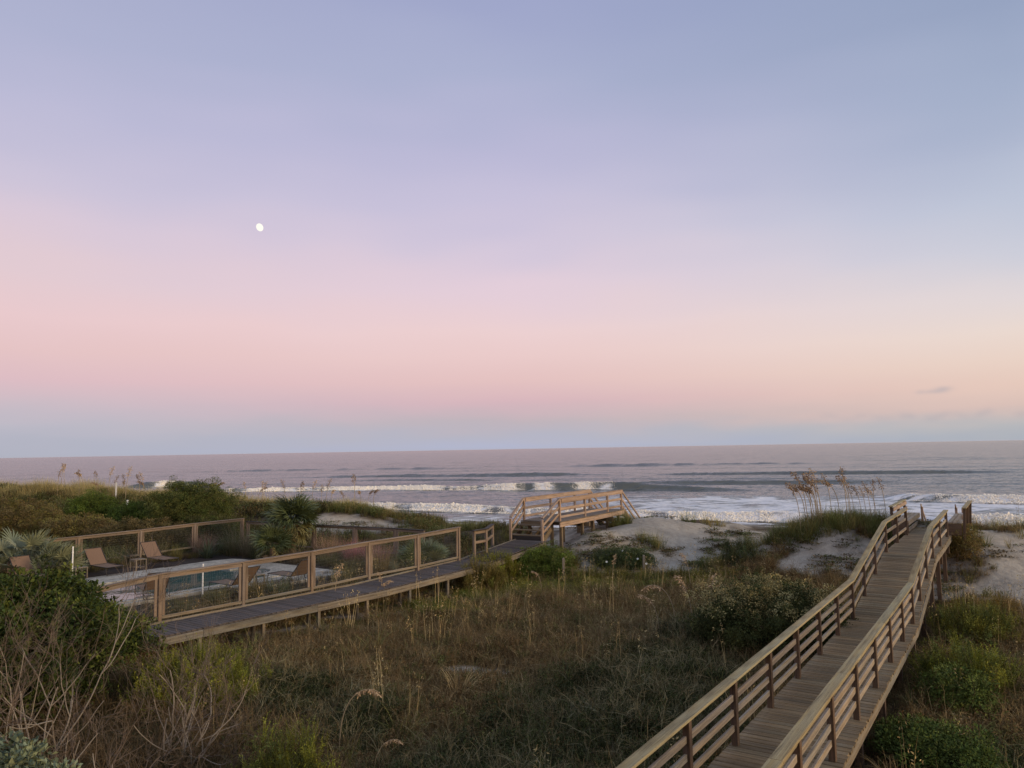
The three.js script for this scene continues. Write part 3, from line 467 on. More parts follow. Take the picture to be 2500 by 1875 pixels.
function slingGeo(a, b, w, sag) {                     // a strip of fabric sagging between two ends
  const n = 10, m = 6, pos = [], uv = [], idx = [];
  for (const s of [1, -1]) { const o = pos.length / 3; for (let i = 0; i <= n; i++) for (let j = 0; j <= m; j++) { const t = i / n, v = (j / m - 0.5) * w, k = sag * Math.sin(Math.PI * t) * 0.6 + sag * (1 - (2 * j / m - 1) ** 2) * 0.4; pos.push(lerp(a[0], b[0], t), lerp(a[1], b[1], t) - k + s * 0.003, v); uv.push(t, j / m); }
    for (let i = 0; i < n; i++) for (let j = 0; j < m; j++) { const p = o + i * (m + 1) + j, q = p + m + 1; if (s > 0) idx.push(p, p + 1, q, p + 1, q + 1, q); else idx.push(p, q, p + 1, p + 1, q, q + 1); } }
  const g = new THREE.BufferGeometry(); g.setAttribute('position', new THREE.Float32BufferAttribute(pos, 3)); g.setAttribute('uv', new THREE.Float32BufferAttribute(uv, 2)); g.setIndex(idx); g.computeVertexNormals(); return g;
}
function makeLounger(label) {
  const t = thing('sun_lounger', label, 'sun lounger', [0, 0, 0], 0, 'tan sling sun loungers round the pool'), W = 0.68, h = 0.33, bt = [-0.6, h + 0.6];
  mesh('seat_sling', slingGeo([0.02, h], [1.34, h], W - 0.03, 0.025), slingM, t);
  mesh('back_sling', slingGeo(bt, [-0.02, h + 0.01], W - 0.03, 0.02), slingM, t);
  const fr = []; for (const s of [-1, 1]) { fr.push(tube([[0, h, s * W / 2], [1.34, h, s * W / 2]], 0.015, 4)); fr.push(tube([[0, h, s * W / 2], [bt[0], bt[1], s * W / 2]], 0.015, 4)); }
  fr.push(tube([[1.34, h, -W / 2], [1.34, h, W / 2]], 0.015, 4), tube([[bt[0], bt[1], -W / 2], [bt[0], bt[1], W / 2]], 0.015, 4), tube([[0, h, -W / 2], [0, h, W / 2]], 0.012, 4));
  mesh('frame', mergeGeometries(fr), tubeM, t);
  mesh('leg', tube([[1.28, h, -W / 2], [1.36, 0.06, -W / 2], [1.37, 0.016, -W / 2 + 0.06], [1.37, 0.016, W / 2 - 0.06], [1.36, 0.06, W / 2], [1.28, h, W / 2]], 0.014, 40), tubeM, t);
  mesh('leg', tube([[0.1, h, -W / 2], [0.03, 0.06, -W / 2], [0.02, 0.016, -W / 2 + 0.06], [0.02, 0.016, W / 2 - 0.06], [0.03, 0.06, W / 2], [0.1, h, W / 2]], 0.014, 40), tubeM, t);
  mesh('back_prop', mergeGeometries([-1, 1].map((s) => tube([[-0.34, h + 0.34, s * W / 2], [-0.5, 0.12, s * W / 2], [0.08, h - 0.12, s * W / 2]], 0.01, 10))), tubeM, t);
  return t;
}
const lng = makeLounger('tan lounger with raised back left of the wooden table, middle of the far side');
function setLounger(o, d, m, turn) { const p = PP(d, m, 2.812); o.position.copy(p); o.rotation.y = turn; return o; }
function again(o, label, group) { const c = o.clone(); c.name = numbered(o.name.replace(/_\d\d\d$/, '')); c.userData = { ...c.userData, label }; if (group) c.userData.group = group; scene.add(c); return c; }
// local +x (foot) must point along -PM = (.8, .6) in (x, z): turn = -atan2(.6, .8)
const toPool = -Math.atan2(0.6, 0.8);
setLounger(lng, 0.95, 7.15, toPool);
setLounger(again(lng, 'tan lounger with raised back on the far side, standing nearest the back fence corner'), 3.35, 7.3, toPool);
setLounger(again(lng, 'tan lounger cut by the left picture edge, behind the vine-covered shrub'), -1.75, 7.15, toPool);
setLounger(again(lng, 'tan lounger on the near pool side seen through the second wire panel'), 1.25, -2.15, toPool + Math.PI);
setLounger(again(lng, 'tan lounger on the near pool side whose back leans behind the third fence post'), 3.45, -2.35, toPool + Math.PI);
setLounger(again(lng, 'lounger set along the pool behind the double gate post of the wire fence'), -0.85, -0.55, Math.atan2(-0.8, -0.6) * -1);
{
  const make = (label) => {
    const t = thing('side_table', label, 'side table', [0, 0, 0], 0, 'small wooden side tables by the loungers'), w = 0.23;
    for (const k of [-1, 0, 1]) beam('top_slat', t, V(-w - 0.02, 0.44, k * 0.158), V(w + 0.02, 0.44, k * 0.158), 0.022, 0.15, fasciaW);
    for (const x of [-1, 1]) for (const z of [-1, 1]) beam('leg', t, V(x * w, 0, z * w * 0.9), V(x * w, 0.428, z * w * 0.9), 0.04, 0.04, fasciaW, V(1, 0, 0));
    for (const z of [-1, 1]) beam('apron', t, V(-w + 0.02, 0.395, z * w * 0.9), V(w - 0.02, 0.395, z * w * 0.9), 0.05, 0.02, fasciaW);
    for (const k of [-1, 0, 1]) beam('shelf_slat', t, V(-w + 0.024, 0.13, k * 0.12), V(w - 0.024, 0.13, k * 0.12), 0.018, 0.1, fasciaW);
    return t;
  };
  const a = make('small slatted wooden side table between the two full loungers beyond the pool'), put = (o, d, m) => { o.position.copy(PP(d, m, 2.81)); o.rotation.y = toPool; };
  put(a, 2.15, 6.35);
  put(again(a, 'small slatted wooden side table behind the taller white pole on the left'), -0.25, 6.2);
  put(again(a, 'small slatted side table on the near side, behind grass in the second panel'), 2.3, -1.45);
}
// white poles, cue-like black pole on the deck, cloth under the lounger
{
  const pm = new THREE.MeshStandardMaterial({ color: new THREE.Color().setRGB(0.78, 0.76, 0.72), roughness: 0.5 });
  const pole = (label, p, h) => { const t = thing('white_pole', label, 'pole', [p.x, p.y, p.z]); mesh('shaft', new THREE.CylinderGeometry(0.026, 0.026, h, 14).translate(0, h / 2, 0), pm, t); mesh('end_cap', new THREE.CylinderGeometry(0.024, 0.031, 0.03, 14).translate(0, h + 0.012, 0), pm, t); mesh('collar', new THREE.CylinderGeometry(0.034, 0.036, 0.05, 14).translate(0, h - 0.2, 0), pm, t); return t; };
  pole('white pole standing beside the silvery palmetto at the left end of the pool', V(-16.85, 2.78, -29.75), 1.28);
  pole('white pole standing among grasses behind the second wire fence panel', V(-10.4, 2.72, -26.05), 1.12);
  const t = thing('deck_pole', 'thin black pole lying flat on the pale pool deck', 'pole', [-14.15, 2.835, -30.6]);
  const a = V(-0.38, 0, 0.45), b = V(0.36, 0, -0.4);
  mesh('shaft', tube([[a.x, 0, a.z], [b.x, 0, b.z]], 0.018, 6), tubeM, t); mesh('grip', tube([[b.x, 0.004, b.z], [b.x + 0.1, 0.004, b.z - 0.11]], 0.028, 4), tubeM, t);
}
// posts and stakes
{
  const stake = (label, x, z, h, w, mat) => { const t = thing('wooden_stake', label, 'stake', [x, ground(x, z), z]); beam('shaft', t, V(x, ground(x, z) - 0.3, z), V(x, ground(x, z) + h, z), w, w, mat, V(1, 0, 0)); const g = new THREE.ConeGeometry(w * 0.7, w * 0.5, 4); g.rotateY(Math.PI / 4); g.translate(0, h + w * 0.25, 0); mesh('tip', g, pick(mat), t); };
  stake('grey wooden stake in the grass left of the round green bush', 1.81, -29.29, 0.85, 0.09, fasciaW);
  stake('short grey wooden stake at the foot of the sand dune', 4.97, -30.19, 0.75, 0.09, fasciaW);
  const wm = [new THREE.MeshStandardMaterial({ color: new THREE.Color().setRGB(0.7, 0.68, 0.64), roughness: 0.7 })];
  stake('tall thin pale stake in the tan grass on the far left dune', -27.6, -53.8, 1.45, 0.09, wm);
  stake('short pale stake among green bushes behind the back fence', -24.2, -48.6, 0.75, 0.1, wm);
  stake('slim white post standing behind the boardwalk railing by the dark shrub', 7.75, -19.9, 1.15, 0.05, wm);
}

// ------------------------------------------------------------------ plants: shapes
class Soup {                                          // collects flat ribbons and leaves
  constructor() { this.p = []; this.i = []; this.c = []; }
  v(a, c) { this.p.push(a.x, a.y, a.z); this.c.push(c, c, c); return this.p.length / 3 - 1; }
  ribbon(pts, w0, w1, side, shape = 0, c0 = 1, c1 = 1) { // pts: Vector3 list
    const n = pts.length; let a = -1, b = -1;
    for (let k = 0; k < n; k++) {
      const t = k / (n - 1), w = (shape ? Math.sin(Math.PI * Math.min(1, 0.12 + t * 0.88)) * w0 + 0.001 : lerp(w0, w1, t)) / 2, c = lerp(c0, c1, t);
      const d = pts[Math.min(k + 1, n - 1)].clone().sub(pts[Math.max(k - 1, 0)]).normalize(), s = side.clone().addScaledVector(d, -side.dot(d)).normalize().multiplyScalar(w);
      if (k === n - 1 && w < 0.0012) { const q = this.v(pts[k], c); this.i.push(a, b, q); } else { const p = this.v(pts[k].clone().sub(s), c), q = this.v(pts[k].clone().add(s), c); if (k) this.i.push(a, b, q, a, q, p); a = p; b = q; }
    }
  }
  leaf(o, dir, nrm, len, wid, fold = 0.25, c = 1) {
    const s = dir.clone().cross(nrm).normalize(), m = o.clone().addScaledVector(dir, len * 0.48), tip = o.clone().addScaledVector(dir, len).addScaledVector(nrm, -len * 0.12), up = nrm.clone().multiplyScalar(wid * fold);
    const A = this.v(o, c), B = this.v(m.clone().addScaledVector(s, -wid / 2).add(up), c), C = this.v(m, c * 0.9), D = this.v(m.clone().addScaledVector(s, wid / 2).add(up), c), E = this.v(tip, c);
    this.i.push(A, C, B, A, D, C, B, C, E, C, D, E);
  }
  geo() { const g = new THREE.BufferGeometry(); g.setAttribute('position', new THREE.Float32BufferAttribute(this.p, 3)); g.setAttribute('color', new THREE.Float32BufferAttribute(this.c, 3)); g.setIndex(this.i); g.computeVertexNormals(); return g; }
}
const rdir = (r) => { const z = r() * 2 - 1, a = r() * 6.2832, s = Math.sqrt(1 - z * z); return V(s * Math.cos(a), z, s * Math.sin(a)); };
function blade(S, r, o, az, lean, curl, len, w, seg = 4, c0 = 0.7, c1 = 1.1) {
  const pts = [o.clone()], d = V(Math.cos(az), 0, Math.sin(az)); let a = lean; const p = o.clone();
  for (let k = 0; k < seg; k++) { p.addScaledVector(d, (Math.sin(a) * len) / seg).setY(p.y + (Math.cos(a) * len) / seg); pts.push(p.clone()); a += curl / seg; }
  S.ribbon(pts, w, 0.0006, V(-d.z, 0.3 * (r() - 0.5), d.x), 0, c0, c1);
}
function grassClump(seed, o) { const r = rng(seed), S = new Soup(); for (let i = 0; i < o.n; i++) { const a = r() * 6.2832, q = Math.sqrt(r()) * o.spread; blade(S, r, V(Math.cos(a) * q, -0.03, Math.sin(a) * q), a + (r() - 0.5) * 2.4, o.lean * r(), o.curl * (0.3 + r()), o.h * (0.45 + 0.55 * r()), o.w * (0.7 + 0.6 * r()), o.seg || 4, 0.4 + 0.2 * r(), 0.95 + 0.55 * r()); } return S.geo(); }
function forbClump(seed, o) {                          // small leafy stems
  const r = rng(seed), S = new Soup();
  for (let i = 0; i < o.n; i++) {
    const a = r() * 6.2832, q = Math.sqrt(r()) * o.spread, b = V(Math.cos(a) * q, -0.02, Math.sin(a) * q), h = o.h * (0.5 + 0.5 * r()), l = V((r() - 0.5) * 0.6, 1, (r() - 0.5) * 0.6).normalize();
    S.ribbon([b, b.clone().addScaledVector(l, h)], 0.005, 0.003, V(1, 0, 0.2), 0, 0.4, 0.8);
    for (let k = 0; k < o.leaves; k++) { const t = 0.2 + (0.8 * (k + r())) / o.leaves, p = b.clone().addScaledVector(l, h * t), d = rdir(r); d.y = Math.abs(d.y) * 0.5 + 0.15; S.leaf(p, d.normalize(), V(0, 1, 0.01), o.len * (0.6 + 0.7 * r()), o.wid * (0.7 + 0.6 * r()), 0.2, (0.6 + 0.6 * r()) * lerp(0.65, 1.15, t)); }
  }
  return S.geo();
}
function twigClump(seed, o) {
  const r = rng(seed), S = new Soup();
  const go = (p, d, len, w, lev) => { const pts = [p.clone()], q = p.clone(), e = d.clone(); for (let k = 0; k < 4; k++) { e.addScaledVector(rdir(r), 0.28).normalize(); q.addScaledVector(e, len / 4); pts.push(q.clone()); } S.ribbon(pts, w, w * 0.5, rdir(r), 0, 0.8, 1.15); if (lev > 0) for (let k = 0; k < 3; k++) { const b = pts[1 + Math.floor(r() * 4)], f = e.clone().addScaledVector(rdir(r), 0.9).normalize(); f.y = f.y * 0.6 + o.up * 0.3; go(b, f.normalize(), len * (0.5 + 0.25 * r()), w * 0.62, lev - 1); } };
  for (let i = 0; i < o.n; i++) { const d = rdir(r); d.y = Math.abs(d.y) + 0.2; go(V((r() - 0.5) * o.spread, 0, (r() - 0.5) * o.spread), d.normalize(), o.len * (0.7 + 0.5 * r()), o.w, 2); }
  return S.geo();
}
function leafBall(seed, o) {                           // a tuft of leaves for the crown of a shrub
  const r = rng(seed), S = new Soup();
  for (let i = 0; i < o.n; i++) { const d = rdir(r); if (d.y < -0.3) d.y *= -1; const p = d.clone().multiplyScalar(o.r * (0.25 + 0.75 * Math.cbrt(r()))), f = d.clone().addScaledVector(rdir(r), 0.7).normalize(), n = V(0, 1, 0).addScaledVector(rdir(r), 0.7).normalize(); S.leaf(p, f, n, o.len * (0.7 + 0.6 * r()), o.wid * (0.7 + 0.6 * r()), 0.2, 0.72 + 0.56 * r()); }
  for (let i = 0; i < (o.twigs || 0); i++) { const d = rdir(r); S.ribbon([V(0, -o.r * 0.3, 0), d.clone().multiplyScalar(o.r)], 0.006, 0.003, rdir(r), 0, 0.5, 0.6); }
  return S.geo();
}
const plantM = new THREE.MeshPhysicalMaterial({ vertexColors: true, roughness: 0.75, specularIntensity: 0.25 });
const dryM = new THREE.MeshPhysicalMaterial({ vertexColors: true, roughness: 0.95, specularIntensity: 0.15 });
const tinted = (r, g, b, rough = 0.8) => new THREE.MeshStandardMaterial({ color: new THREE.Color().setRGB(r * 1.35, g * 1.25, b * 1.1), vertexColors: true, roughness: rough });
function scatter(name, geo, mat, items, parent) {
  const im = new THREE.InstancedMesh(geo, mat, items.length), M = new THREE.Matrix4(), Q = new THREE.Quaternion(), E = new THREE.Euler(), C = new THREE.Color();
  items.forEach((t, i) => { E.set(t.tx || 0, t.a, t.tz || 0, 'YXZ'); Q.setFromEuler(E); M.compose(V(t.x, t.y, t.z), Q, V(t.s, t.sy || t.s, t.s)); im.setMatrixAt(i, M); im.setColorAt(i, C.setRGB(...t.c)); });
  shade(im); im.name = name; im.userData.kind = 'stuff'; parent.add(im); return im;
}
function stuff(name, label, category, geos, mat, items) {
  const g = new THREE.Group(); g.name = numbered(name); g.userData = { label, category, kind: 'stuff' }; scene.add(g);
  geos.forEach((geo, k) => { const part = items.filter((_, i) => i % geos.length === k); if (part.length) scatter('clump', geo, mat, part, g); });
  return g;
}
const vary = (c, r, k = 0.3) => { c = [c[0] * 2.25, c[1] * 2.1, c[2] * 1.38]; const f = 1 + (r() * 2 - 1) * k, w = (r() * 2 - 1) * 0.08; return [c[0] * f * (1 + w), c[1] * f, c[2] * f * (1 - w)]; };

// where no tall plants stand
const RW = { s: Math.sin((33.3 * Math.PI) / 180), c: Math.cos((33.3 * Math.PI) / 180) };
function rightWalk(x, z) { const dx = x - 3.06, dz = z + 11.06; return [dx * RW.s - dz * RW.c, dx * RW.c + dz * RW.s]; }
function leftWalk(x, z) { const dx = x + 8.9, dz = z + 18.93; return [dx * WD.x + dz * WD.z, dx * WN.x + dz * WN.z]; }
function crossover(x, z) { const s = Math.sin((30.8 * Math.PI) / 180), c = Math.cos((30.8 * Math.PI) / 180), dx = x - 1.88, dz = z + 32; return [dx * s - dz * c, dx * c + dz * s]; }
function clearOf(x, z) {                              // room above the ground
  let [u, v] = rightWalk(x, z); if (u > -9 && u < 27 && v > -0.25 && v < 1.5) return u > 20 ? 0.5 : 0.45;
  [u, v] = leftWalk(x, z); if (u > -0.2 && u < 16.3 && v > -0.95 && v < 0.85) return 0.3;
  [u, v] = crossover(x, z); if (u > -1.3 && u < 10.5 && v > -2 && v < 0.2) return u < 0.2 ? 0.15 : 0.6;
  if (terrace(x, z) > 0.4) return 0; return 9;
}

// ------------------------------------------------------------------ ground cover
{
  const r = rng(2024);
  const dry = [], straw = [], forb = [], brownForb = [], dark = [], twig = [], yellow = [], bunch = [], stalk = [];
  const PATCH = [ // x, z, rx, rz, kind
    [1.9, -14.6, 2.3, 3.0, 'dark'], [3.4, -17.6, 1.7, 2.0, 'dark'], [5.1, -20.4, 1.4, 1.4, 'dark'], [-0.4, -12.2, 2.0, 1.6, 'dark'],
    [-3.6, -25.3, 1.7, 1.0, 'green'], [-2.2, -24.2, 1.6, 0.9, 'green'], [0.9, -28.0, 4.5, 1.5, 'green'], [5.5, -28.6, 3.2, 1.2, 'green'], [-1.5, -26.8, 1.5, 1.3, 'green'],
    [-6.2, -12.6, 3.2, 2.4, 'twig'], [-4.6, -10.8, 2.2, 1.6, 'twig'], [-8.8, -12.4, 2.5, 2.5, 'twig'],
    [-4.6, -15.8, 1.4, 1.6, 'dark'], [-2.9, -14.4, 0.9, 1.2, 'dark'],
     [7.0, -12.0, 1.0, 1.2, 'dark'],
  ];
  const at = (x, z) => { for (const [px, pz, rx, rz, k] of PATCH) { const e = Math.hypot((x - px) / rx, (z - pz) / rz) + 0.3 * n2(x * 1.1, z * 1.1); if (e < 1 && r() < 1.25 - e) return k; } return ''; };
  let made = 0;
  for (let i = 0; i < 150000; i++) {
    const z = -lerp(7.5, 33.5, Math.sqrt(r())), x = (r() * 2 - 1) * (0.735 * -z + 1.2);
    // thinner with distance, as far as clumps merge to the eye
    if (r() > Math.min(1, 17 / -z)) continue;
    const room = clearOf(x, z); if (room < 0.2) continue;
    const b = bare(x, z); if (b > 0.25 && r() < b * 1.25 - 0.02) continue;
    if (z < -30 && x > -1 && r() < 0.6) continue;
    const y = ground(x, z), kind = at(x, z), f = n2(x * 0.4 + 3, z * 0.4), g = n2(x * 0.9 + 30, z * 0.9), s = Math.min(room, lerp(0.65, 1.15, r())) * (1 + 0.25 * f);
    const it = { x, y, z, a: r() * 6.28, s, sy: s * lerp(0.7, 1.15, r()), tx: (r() - 0.5) * 0.3, tz: (r() - 0.5) * 0.3 };
    const q = r();
    if (kind === 'dark') { if (q < 0.62) { it.c = vary([0.026, 0.031, 0.014], r, 0.5); dark.push(it); } else if (q < 0.84) { it.c = vary([0.11, 0.1, 0.085], r, 0.5); twig.push(it); } else if (q < 0.9) { it.c = vary([0.11, 0.09, 0.06], r); dry.push(it); } }
    else if (kind === 'green') { if (q < 0.5) { it.c = vary([0.062, 0.078, 0.024], r, 0.4); forb.push(it); } else if (q < 0.72) { it.c = vary([0.12, 0.11, 0.03], r, 0.35); yellow.push(it); } else { it.c = vary([0.12, 0.11, 0.06], r); dry.push(it); } }
    else if (kind === 'twig') { if (q < 0.5) { it.c = vary([0.075, 0.056, 0.046], r, 0.5); twig.push(it); } else if (q < 0.75) { it.c = vary([0.034, 0.025, 0.018], r, 0.4); brownForb.push(it); } else if (q < 0.9) { it.c = vary([0.03, 0.032, 0.016], r, 0.4); dark.push(it); } else { it.c = vary([0.1, 0.075, 0.05], r); dry.push(it); } }
    else if (q < 0.34 + 0.25 * f) { it.c = vary(g > 0.25 ? [0.1, 0.098, 0.045] : [0.135, 0.098, 0.064], r, 0.35); dry.push(it); }
    else if (q < 0.43 + 0.2 * f) { it.c = vary([0.28, 0.22, 0.165], r, 0.45); straw.push(it); }
    else if (q < 0.8 + 0.1 * g) { it.c = vary([0.092, 0.062, 0.042], r, 0.35); brownForb.push(it); }
    else if (q < 0.9 + 0.08 * g) { it.c = vary([0.058, 0.064, 0.026], r, 0.4); forb.push(it); }
    else { it.c = vary([0.1, 0.08, 0.065], r, 0.4); it.s *= 0.7; twig.push(it); }
    if (kind !== 'dark' && kind !== 'twig' && r() < 0.013) bunch.push({ ...it, s: lerp(0.7, 1.35, r()) * Math.min(1, room), sy: undefined, c: vary(r() < 0.6 ? [0.2, 0.155, 0.11] : [0.1, 0.105, 0.055], r, 0.35) });
    if (r() < (z < -20 ? 0.007 : 0.002) && room > 1) stalk.push({ ...it, s: lerp(0.7, 1.5, r()), sy: undefined, c: vary([0.21, 0.17, 0.125], r, 0.4) });
  }
  const G = (o) => [0, 1, 2, 3].map((k) => grassClump(100 + k, o));
  stuff('dry_grass', 'brown dry grass covering the ground between the two boardwalks', 'grass', G({ n: 32, h: 0.38, spread: 0.2, lean: 1.3, curl: 1.6, w: 0.0085 }), dryM, dry);
  stuff('straw_grass', 'pale straw-coloured wiry grass arching among the brown ground cover', 'grass', [0, 1, 2].map((k) => grassClump(120 + k, { n: 13, h: 0.52, spread: 0.16, lean: 1.15, curl: 2.2, w: 0.0105, seg: 6 })), dryM, straw);
  stuff('bunch_grass', 'larger arching bunches of pale and greenish grass standing above the brown cover', 'grass', [0, 1, 2, 3].map((k) => grassClump(130 + k, { n: 46, h: 0.72, spread: 0.14, lean: 1.05, curl: 1.8, w: 0.012, seg: 6 })), dryM, bunch);
  stuff('dry_stalks', 'thin upright dead stalks scattered through the grass', 'stalks', [0, 1, 2].map((k) => { const q = rng(136 + k), S = new Soup(); for (let j = 0; j < 3; j++) { const a = q() * 6.28, o = V((q() - 0.5) * 0.3, 0, (q() - 0.5) * 0.3); blade(S, q, o, a, 0.12 * q(), 0.35 * q(), 1.0 * (0.6 + 0.4 * q()), 0.013, 5, 0.9, 1.1); for (let m = 0; m < 7; m++) S.leaf(o.clone().addScaledVector(V(0, 1, 0), 0.55 + 0.3 * q()), rdir(q), rdir(q), 0.05, 0.014, 0.1, 1); } return S.geo(); }), dryM, stalk);
  stuff('brown_weeds', 'low brown withered weeds filling the dune hollow', 'weeds', [0, 1, 2, 3].map((k) => forbClump(140 + k, { n: 16, h: 0.36, spread: 0.2, leaves: 7, len: 0.045, wid: 0.016 })), dryM, brownForb);
  stuff('green_weeds', 'low green leafy weeds growing in patches through the dry grass', 'weeds', [0, 1, 2].map((k) => forbClump(160 + k, { n: 18, h: 0.32, spread: 0.19, leaves: 8, len: 0.05, wid: 0.02 })), plantM, forb);
  stuff('dark_undergrowth', 'dark green low undergrowth beside the long boardwalk and front edge', 'undergrowth', [0, 1, 2].map((k) => forbClump(180 + k, { n: 20, h: 0.46, spread: 0.24, leaves: 9, len: 0.05, wid: 0.02 })), plantM, dark);
  stuff('yellow_weeds', 'yellow-green weedy plants along the foot of the sand dune', 'weeds', [0, 1].map((k) => forbClump(190 + k, { n: 16, h: 0.42, spread: 0.18, leaves: 9, len: 0.04, wid: 0.014 })), plantM, yellow);
  stuff('dead_twigs', 'tangled bare grey-brown twigs in the lower left of the ground', 'twigs', [0, 1, 2].map((k) => twigClump(200 + k, { n: 4, len: 0.46, spread: 0.25, w: 0.012, up: 1 })), dryM, twig);

  // dunes beyond the hollow
  const tall = [], greenTall = [], dune = [], vine = [], scrub = [], mulchPlant = [];
  for (let i = 0; i < 60000; i++) {
    const z = -lerp(29, 64, Math.sqrt(r())), x = (r() * 2 - 1) * (0.735 * -z + 2), D = -z + 0.3 * x;
    if (D > 58 || clearOf(x, z) < 1 && !(clearOf(x, z) > 0.3)) continue;
    const b = bare(x, z), y = ground(x, z), it = { x, y, z, a: r() * 6.28, s: lerp(0.7, 1.25, r()), tx: (r() - 0.5) * 0.25, tz: (r() - 0.5) * 0.25 };
    const wind = () => { it.tx = 0; it.tz = -0.12 + (r() - 0.5) * 0.3; };
    if (x < -8.5 + 2 * n2(z * 0.2, 5)) {
      if (b > 0.45 && r() < b) continue;
      const ridge = sm(43, 47, D) , f = n2(x * 0.22, z * 0.22 + 11);
      if (r() > lerp(0.34, 0.6, ridge)) continue;
      if (r() < ridge * (0.55 + 0.4 * f)) { wind(); it.c = vary([0.17, 0.15, 0.1], r, 0.4); it.s *= lerp(0.7, 1.2, ridge) * (1 + 0.35 * f); tall.push(it); }
      else if (r() < 0.35 + 0.3 * f) { wind(); it.c = vary([0.095, 0.1, 0.042], r, 0.35); it.s *= 0.75; greenTall.push(it); }
      else { it.c = vary(r() < 0.4 ? [0.072, 0.058, 0.04] : [0.05, 0.06, 0.03], r, 0.4); it.s *= 1.5; scrub.push(it); }
    } else if (x < 0.5 && D < 47) {
      if (b > 0.3 || r() > 0.4) continue;
      if (r() < 0.45) { wind(); it.s *= 0.7; it.c = vary([0.1, 0.1, 0.045], r, 0.35); greenTall.push(it); } else { it.c = vary(r() < 0.6 ? [0.09, 0.072, 0.04] : [0.05, 0.062, 0.026], r, 0.35); it.s *= 1.25; scrub.push(it); }
    }
  }
  // tufts on the crests
  const tufts = [[12.4, -31.0, 2.3, 1.2, 260], [10.6, -31.9, 1.4, 0.6, 36], [14.2, -30.6, 1.1, 1.5, 110], [9.2, -38.2, 1.3, 0.5, 14], [-2.2, -40.2, 1.7, 1.0, 130], [20.0, -35.2, 4.5, 0.6, 60], [25, -37.5, 4, 0.8, 70], [4.9, -36.4, 0.5, 0.4, 26], [2.1, -31.2, 0.4, 0.25, 44], [-10.4, -46.2, 2.6, 1.2, 160], [7.9, -30.6, 0.9, 0.5, 40], [4.4, -31.2, 1.2, 0.35, 26], [13.0, -25.2, 0.9, 1.6, 70], [18.6, -28.8, 2.2, 1.6, 14], [22.6, -29.6, 2.2, 1.6, 16], [5.9, -33.6, 0.6, 0.5, 14]];
  for (const [tx, tz, rx, rz, n] of tufts) for (let i = 0; i < n; i++) { const a = r() * 6.28, q = Math.sqrt(r()), x = tx + Math.cos(a) * q * rx, z = tz + Math.sin(a) * q * rz; if (clearOf(x, z) < 1 && clearOf(x, z) !== 0.6) continue; dune.push({ x, y: ground(x, z), z, a: r() * 6.28, s: lerp(0.55, 1.15, r()), tz: -0.08, c: vary(r() < 0.7 ? [0.07, 0.085, 0.04] : [0.16, 0.14, 0.075], r, 0.35) }); }
  stuff('tall_dune_grass', 'tall tan grass along the crest of the far left dune', 'grass', [0, 1, 2].map((k) => grassClump(220 + k, { n: 34, h: 1.05, spread: 0.3, lean: 0.35, curl: 0.7, w: 0.012 })), dryM, tall);
  stuff('green_dune_grass', 'greenish grass on the left dunes between the bushes', 'grass', [0, 1, 2].map((k) => grassClump(230 + k, { n: 40, h: 0.85, spread: 0.32, lean: 0.6, curl: 0.9, w: 0.011 })), plantM, greenTall);
  stuff('crest_grass', 'green beach grass tufts on the sandy dune crests', 'grass', [0, 1, 2].map((k) => grassClump(240 + k, { n: 34, h: 0.95, spread: 0.16, lean: 0.75, curl: 0.9, w: 0.013 })), plantM, dune);
  stuff('dune_scrub', 'brownish low scrub behind the pool fences on the left', 'scrub', [0, 1, 2].map((k) => forbClump(250 + k, { n: 22, h: 0.42, spread: 0.3, leaves: 9, len: 0.06, wid: 0.026 })), plantM, scrub);
  // creeping vines on the bare sand
  const runs = [[1.5, -31.2, 3.4, 1.4, 260], [4.0, -33.0, 1.8, 1.1, 120], [3.0, -32.0, 1.8, 0.9, 160], [6.0, -33.4, 1.2, 1.0, 110], [9.2, -34.5, 0.7, 2.4, 170], [8.4, -33.6, 0.25, 2.4, 60], [8.0, -31.6, 1.5, 0.6, 150], [10.5, -36.8, 1.6, 0.8, 90], [10.8, -30.3, 1.6, 0.9, 150], [12.2, -28.4, 1.6, 1.2, 150], [14.0, -27.4, 1.0, 1.8, 220], [18.5, -27.6, 3.4, 1.4, 70], [21.5, -28.0, 3, 2.2, 110], [17.0, -30.4, 1.4, 1.0, 60], [-9.0, -43.6, 2.4, 0.7, 60], [16.0, -28.6, 0.9, 1.8, 160], [6.0, -38.8, 3.0, 0.6, 90]];
  for (const [tx, tz, rx, rz, n] of runs) for (let i = 0; i < n; i++) { const a = r() * 6.28, q = Math.sqrt(r()) * (0.8 + 0.5 * n2(a, tx)), x = tx + Math.cos(a) * q * rx, z = tz + Math.sin(a) * q * rz; if (n2(x * 1.5, z * 1.5) < -0.15 && r() < 0.8) continue; if (clearOf(x, z) < 0.1) continue; vine.push({ x, y: ground(x, z) + 0.02, z, a: r() * 6.28, s: lerp(0.6, 1.5, r()), c: vary(r() < 0.6 ? [0.07, 0.055, 0.042] : [0.052, 0.06, 0.032], r, 0.35) }); }
  stuff('dune_vines', 'dark creeping vines with small leaves over the pale sand', 'vines', [0, 1, 2].map((k) => { const q = rng(260 + k), S = new Soup(); for (let j = 0; j < 3; j++) { const pts = [V(0, 0, 0)], d = rdir(q).setY(0).normalize(), p = V((q() - 0.5) * 0.2, 0, (q() - 0.5) * 0.2); for (let m = 0; m < 4; m++) { d.addScaledVector(rdir(q).setY(0), 0.5).normalize(); p.addScaledVector(d, 0.08); pts.push(p.clone().setY(0.03 + 0.05 * q())); S.leaf(p.clone().setY(0.03), rdir(q).setY(0.5).normalize(), V(0, 1, 0), 0.06 + 0.04 * q(), 0.05, 0.1, 0.7 + 0.5 * q()); } S.ribbon(pts, 0.012, 0.008, V(0, 0.2, 1)); } return S.geo(); }), plantM, vine);
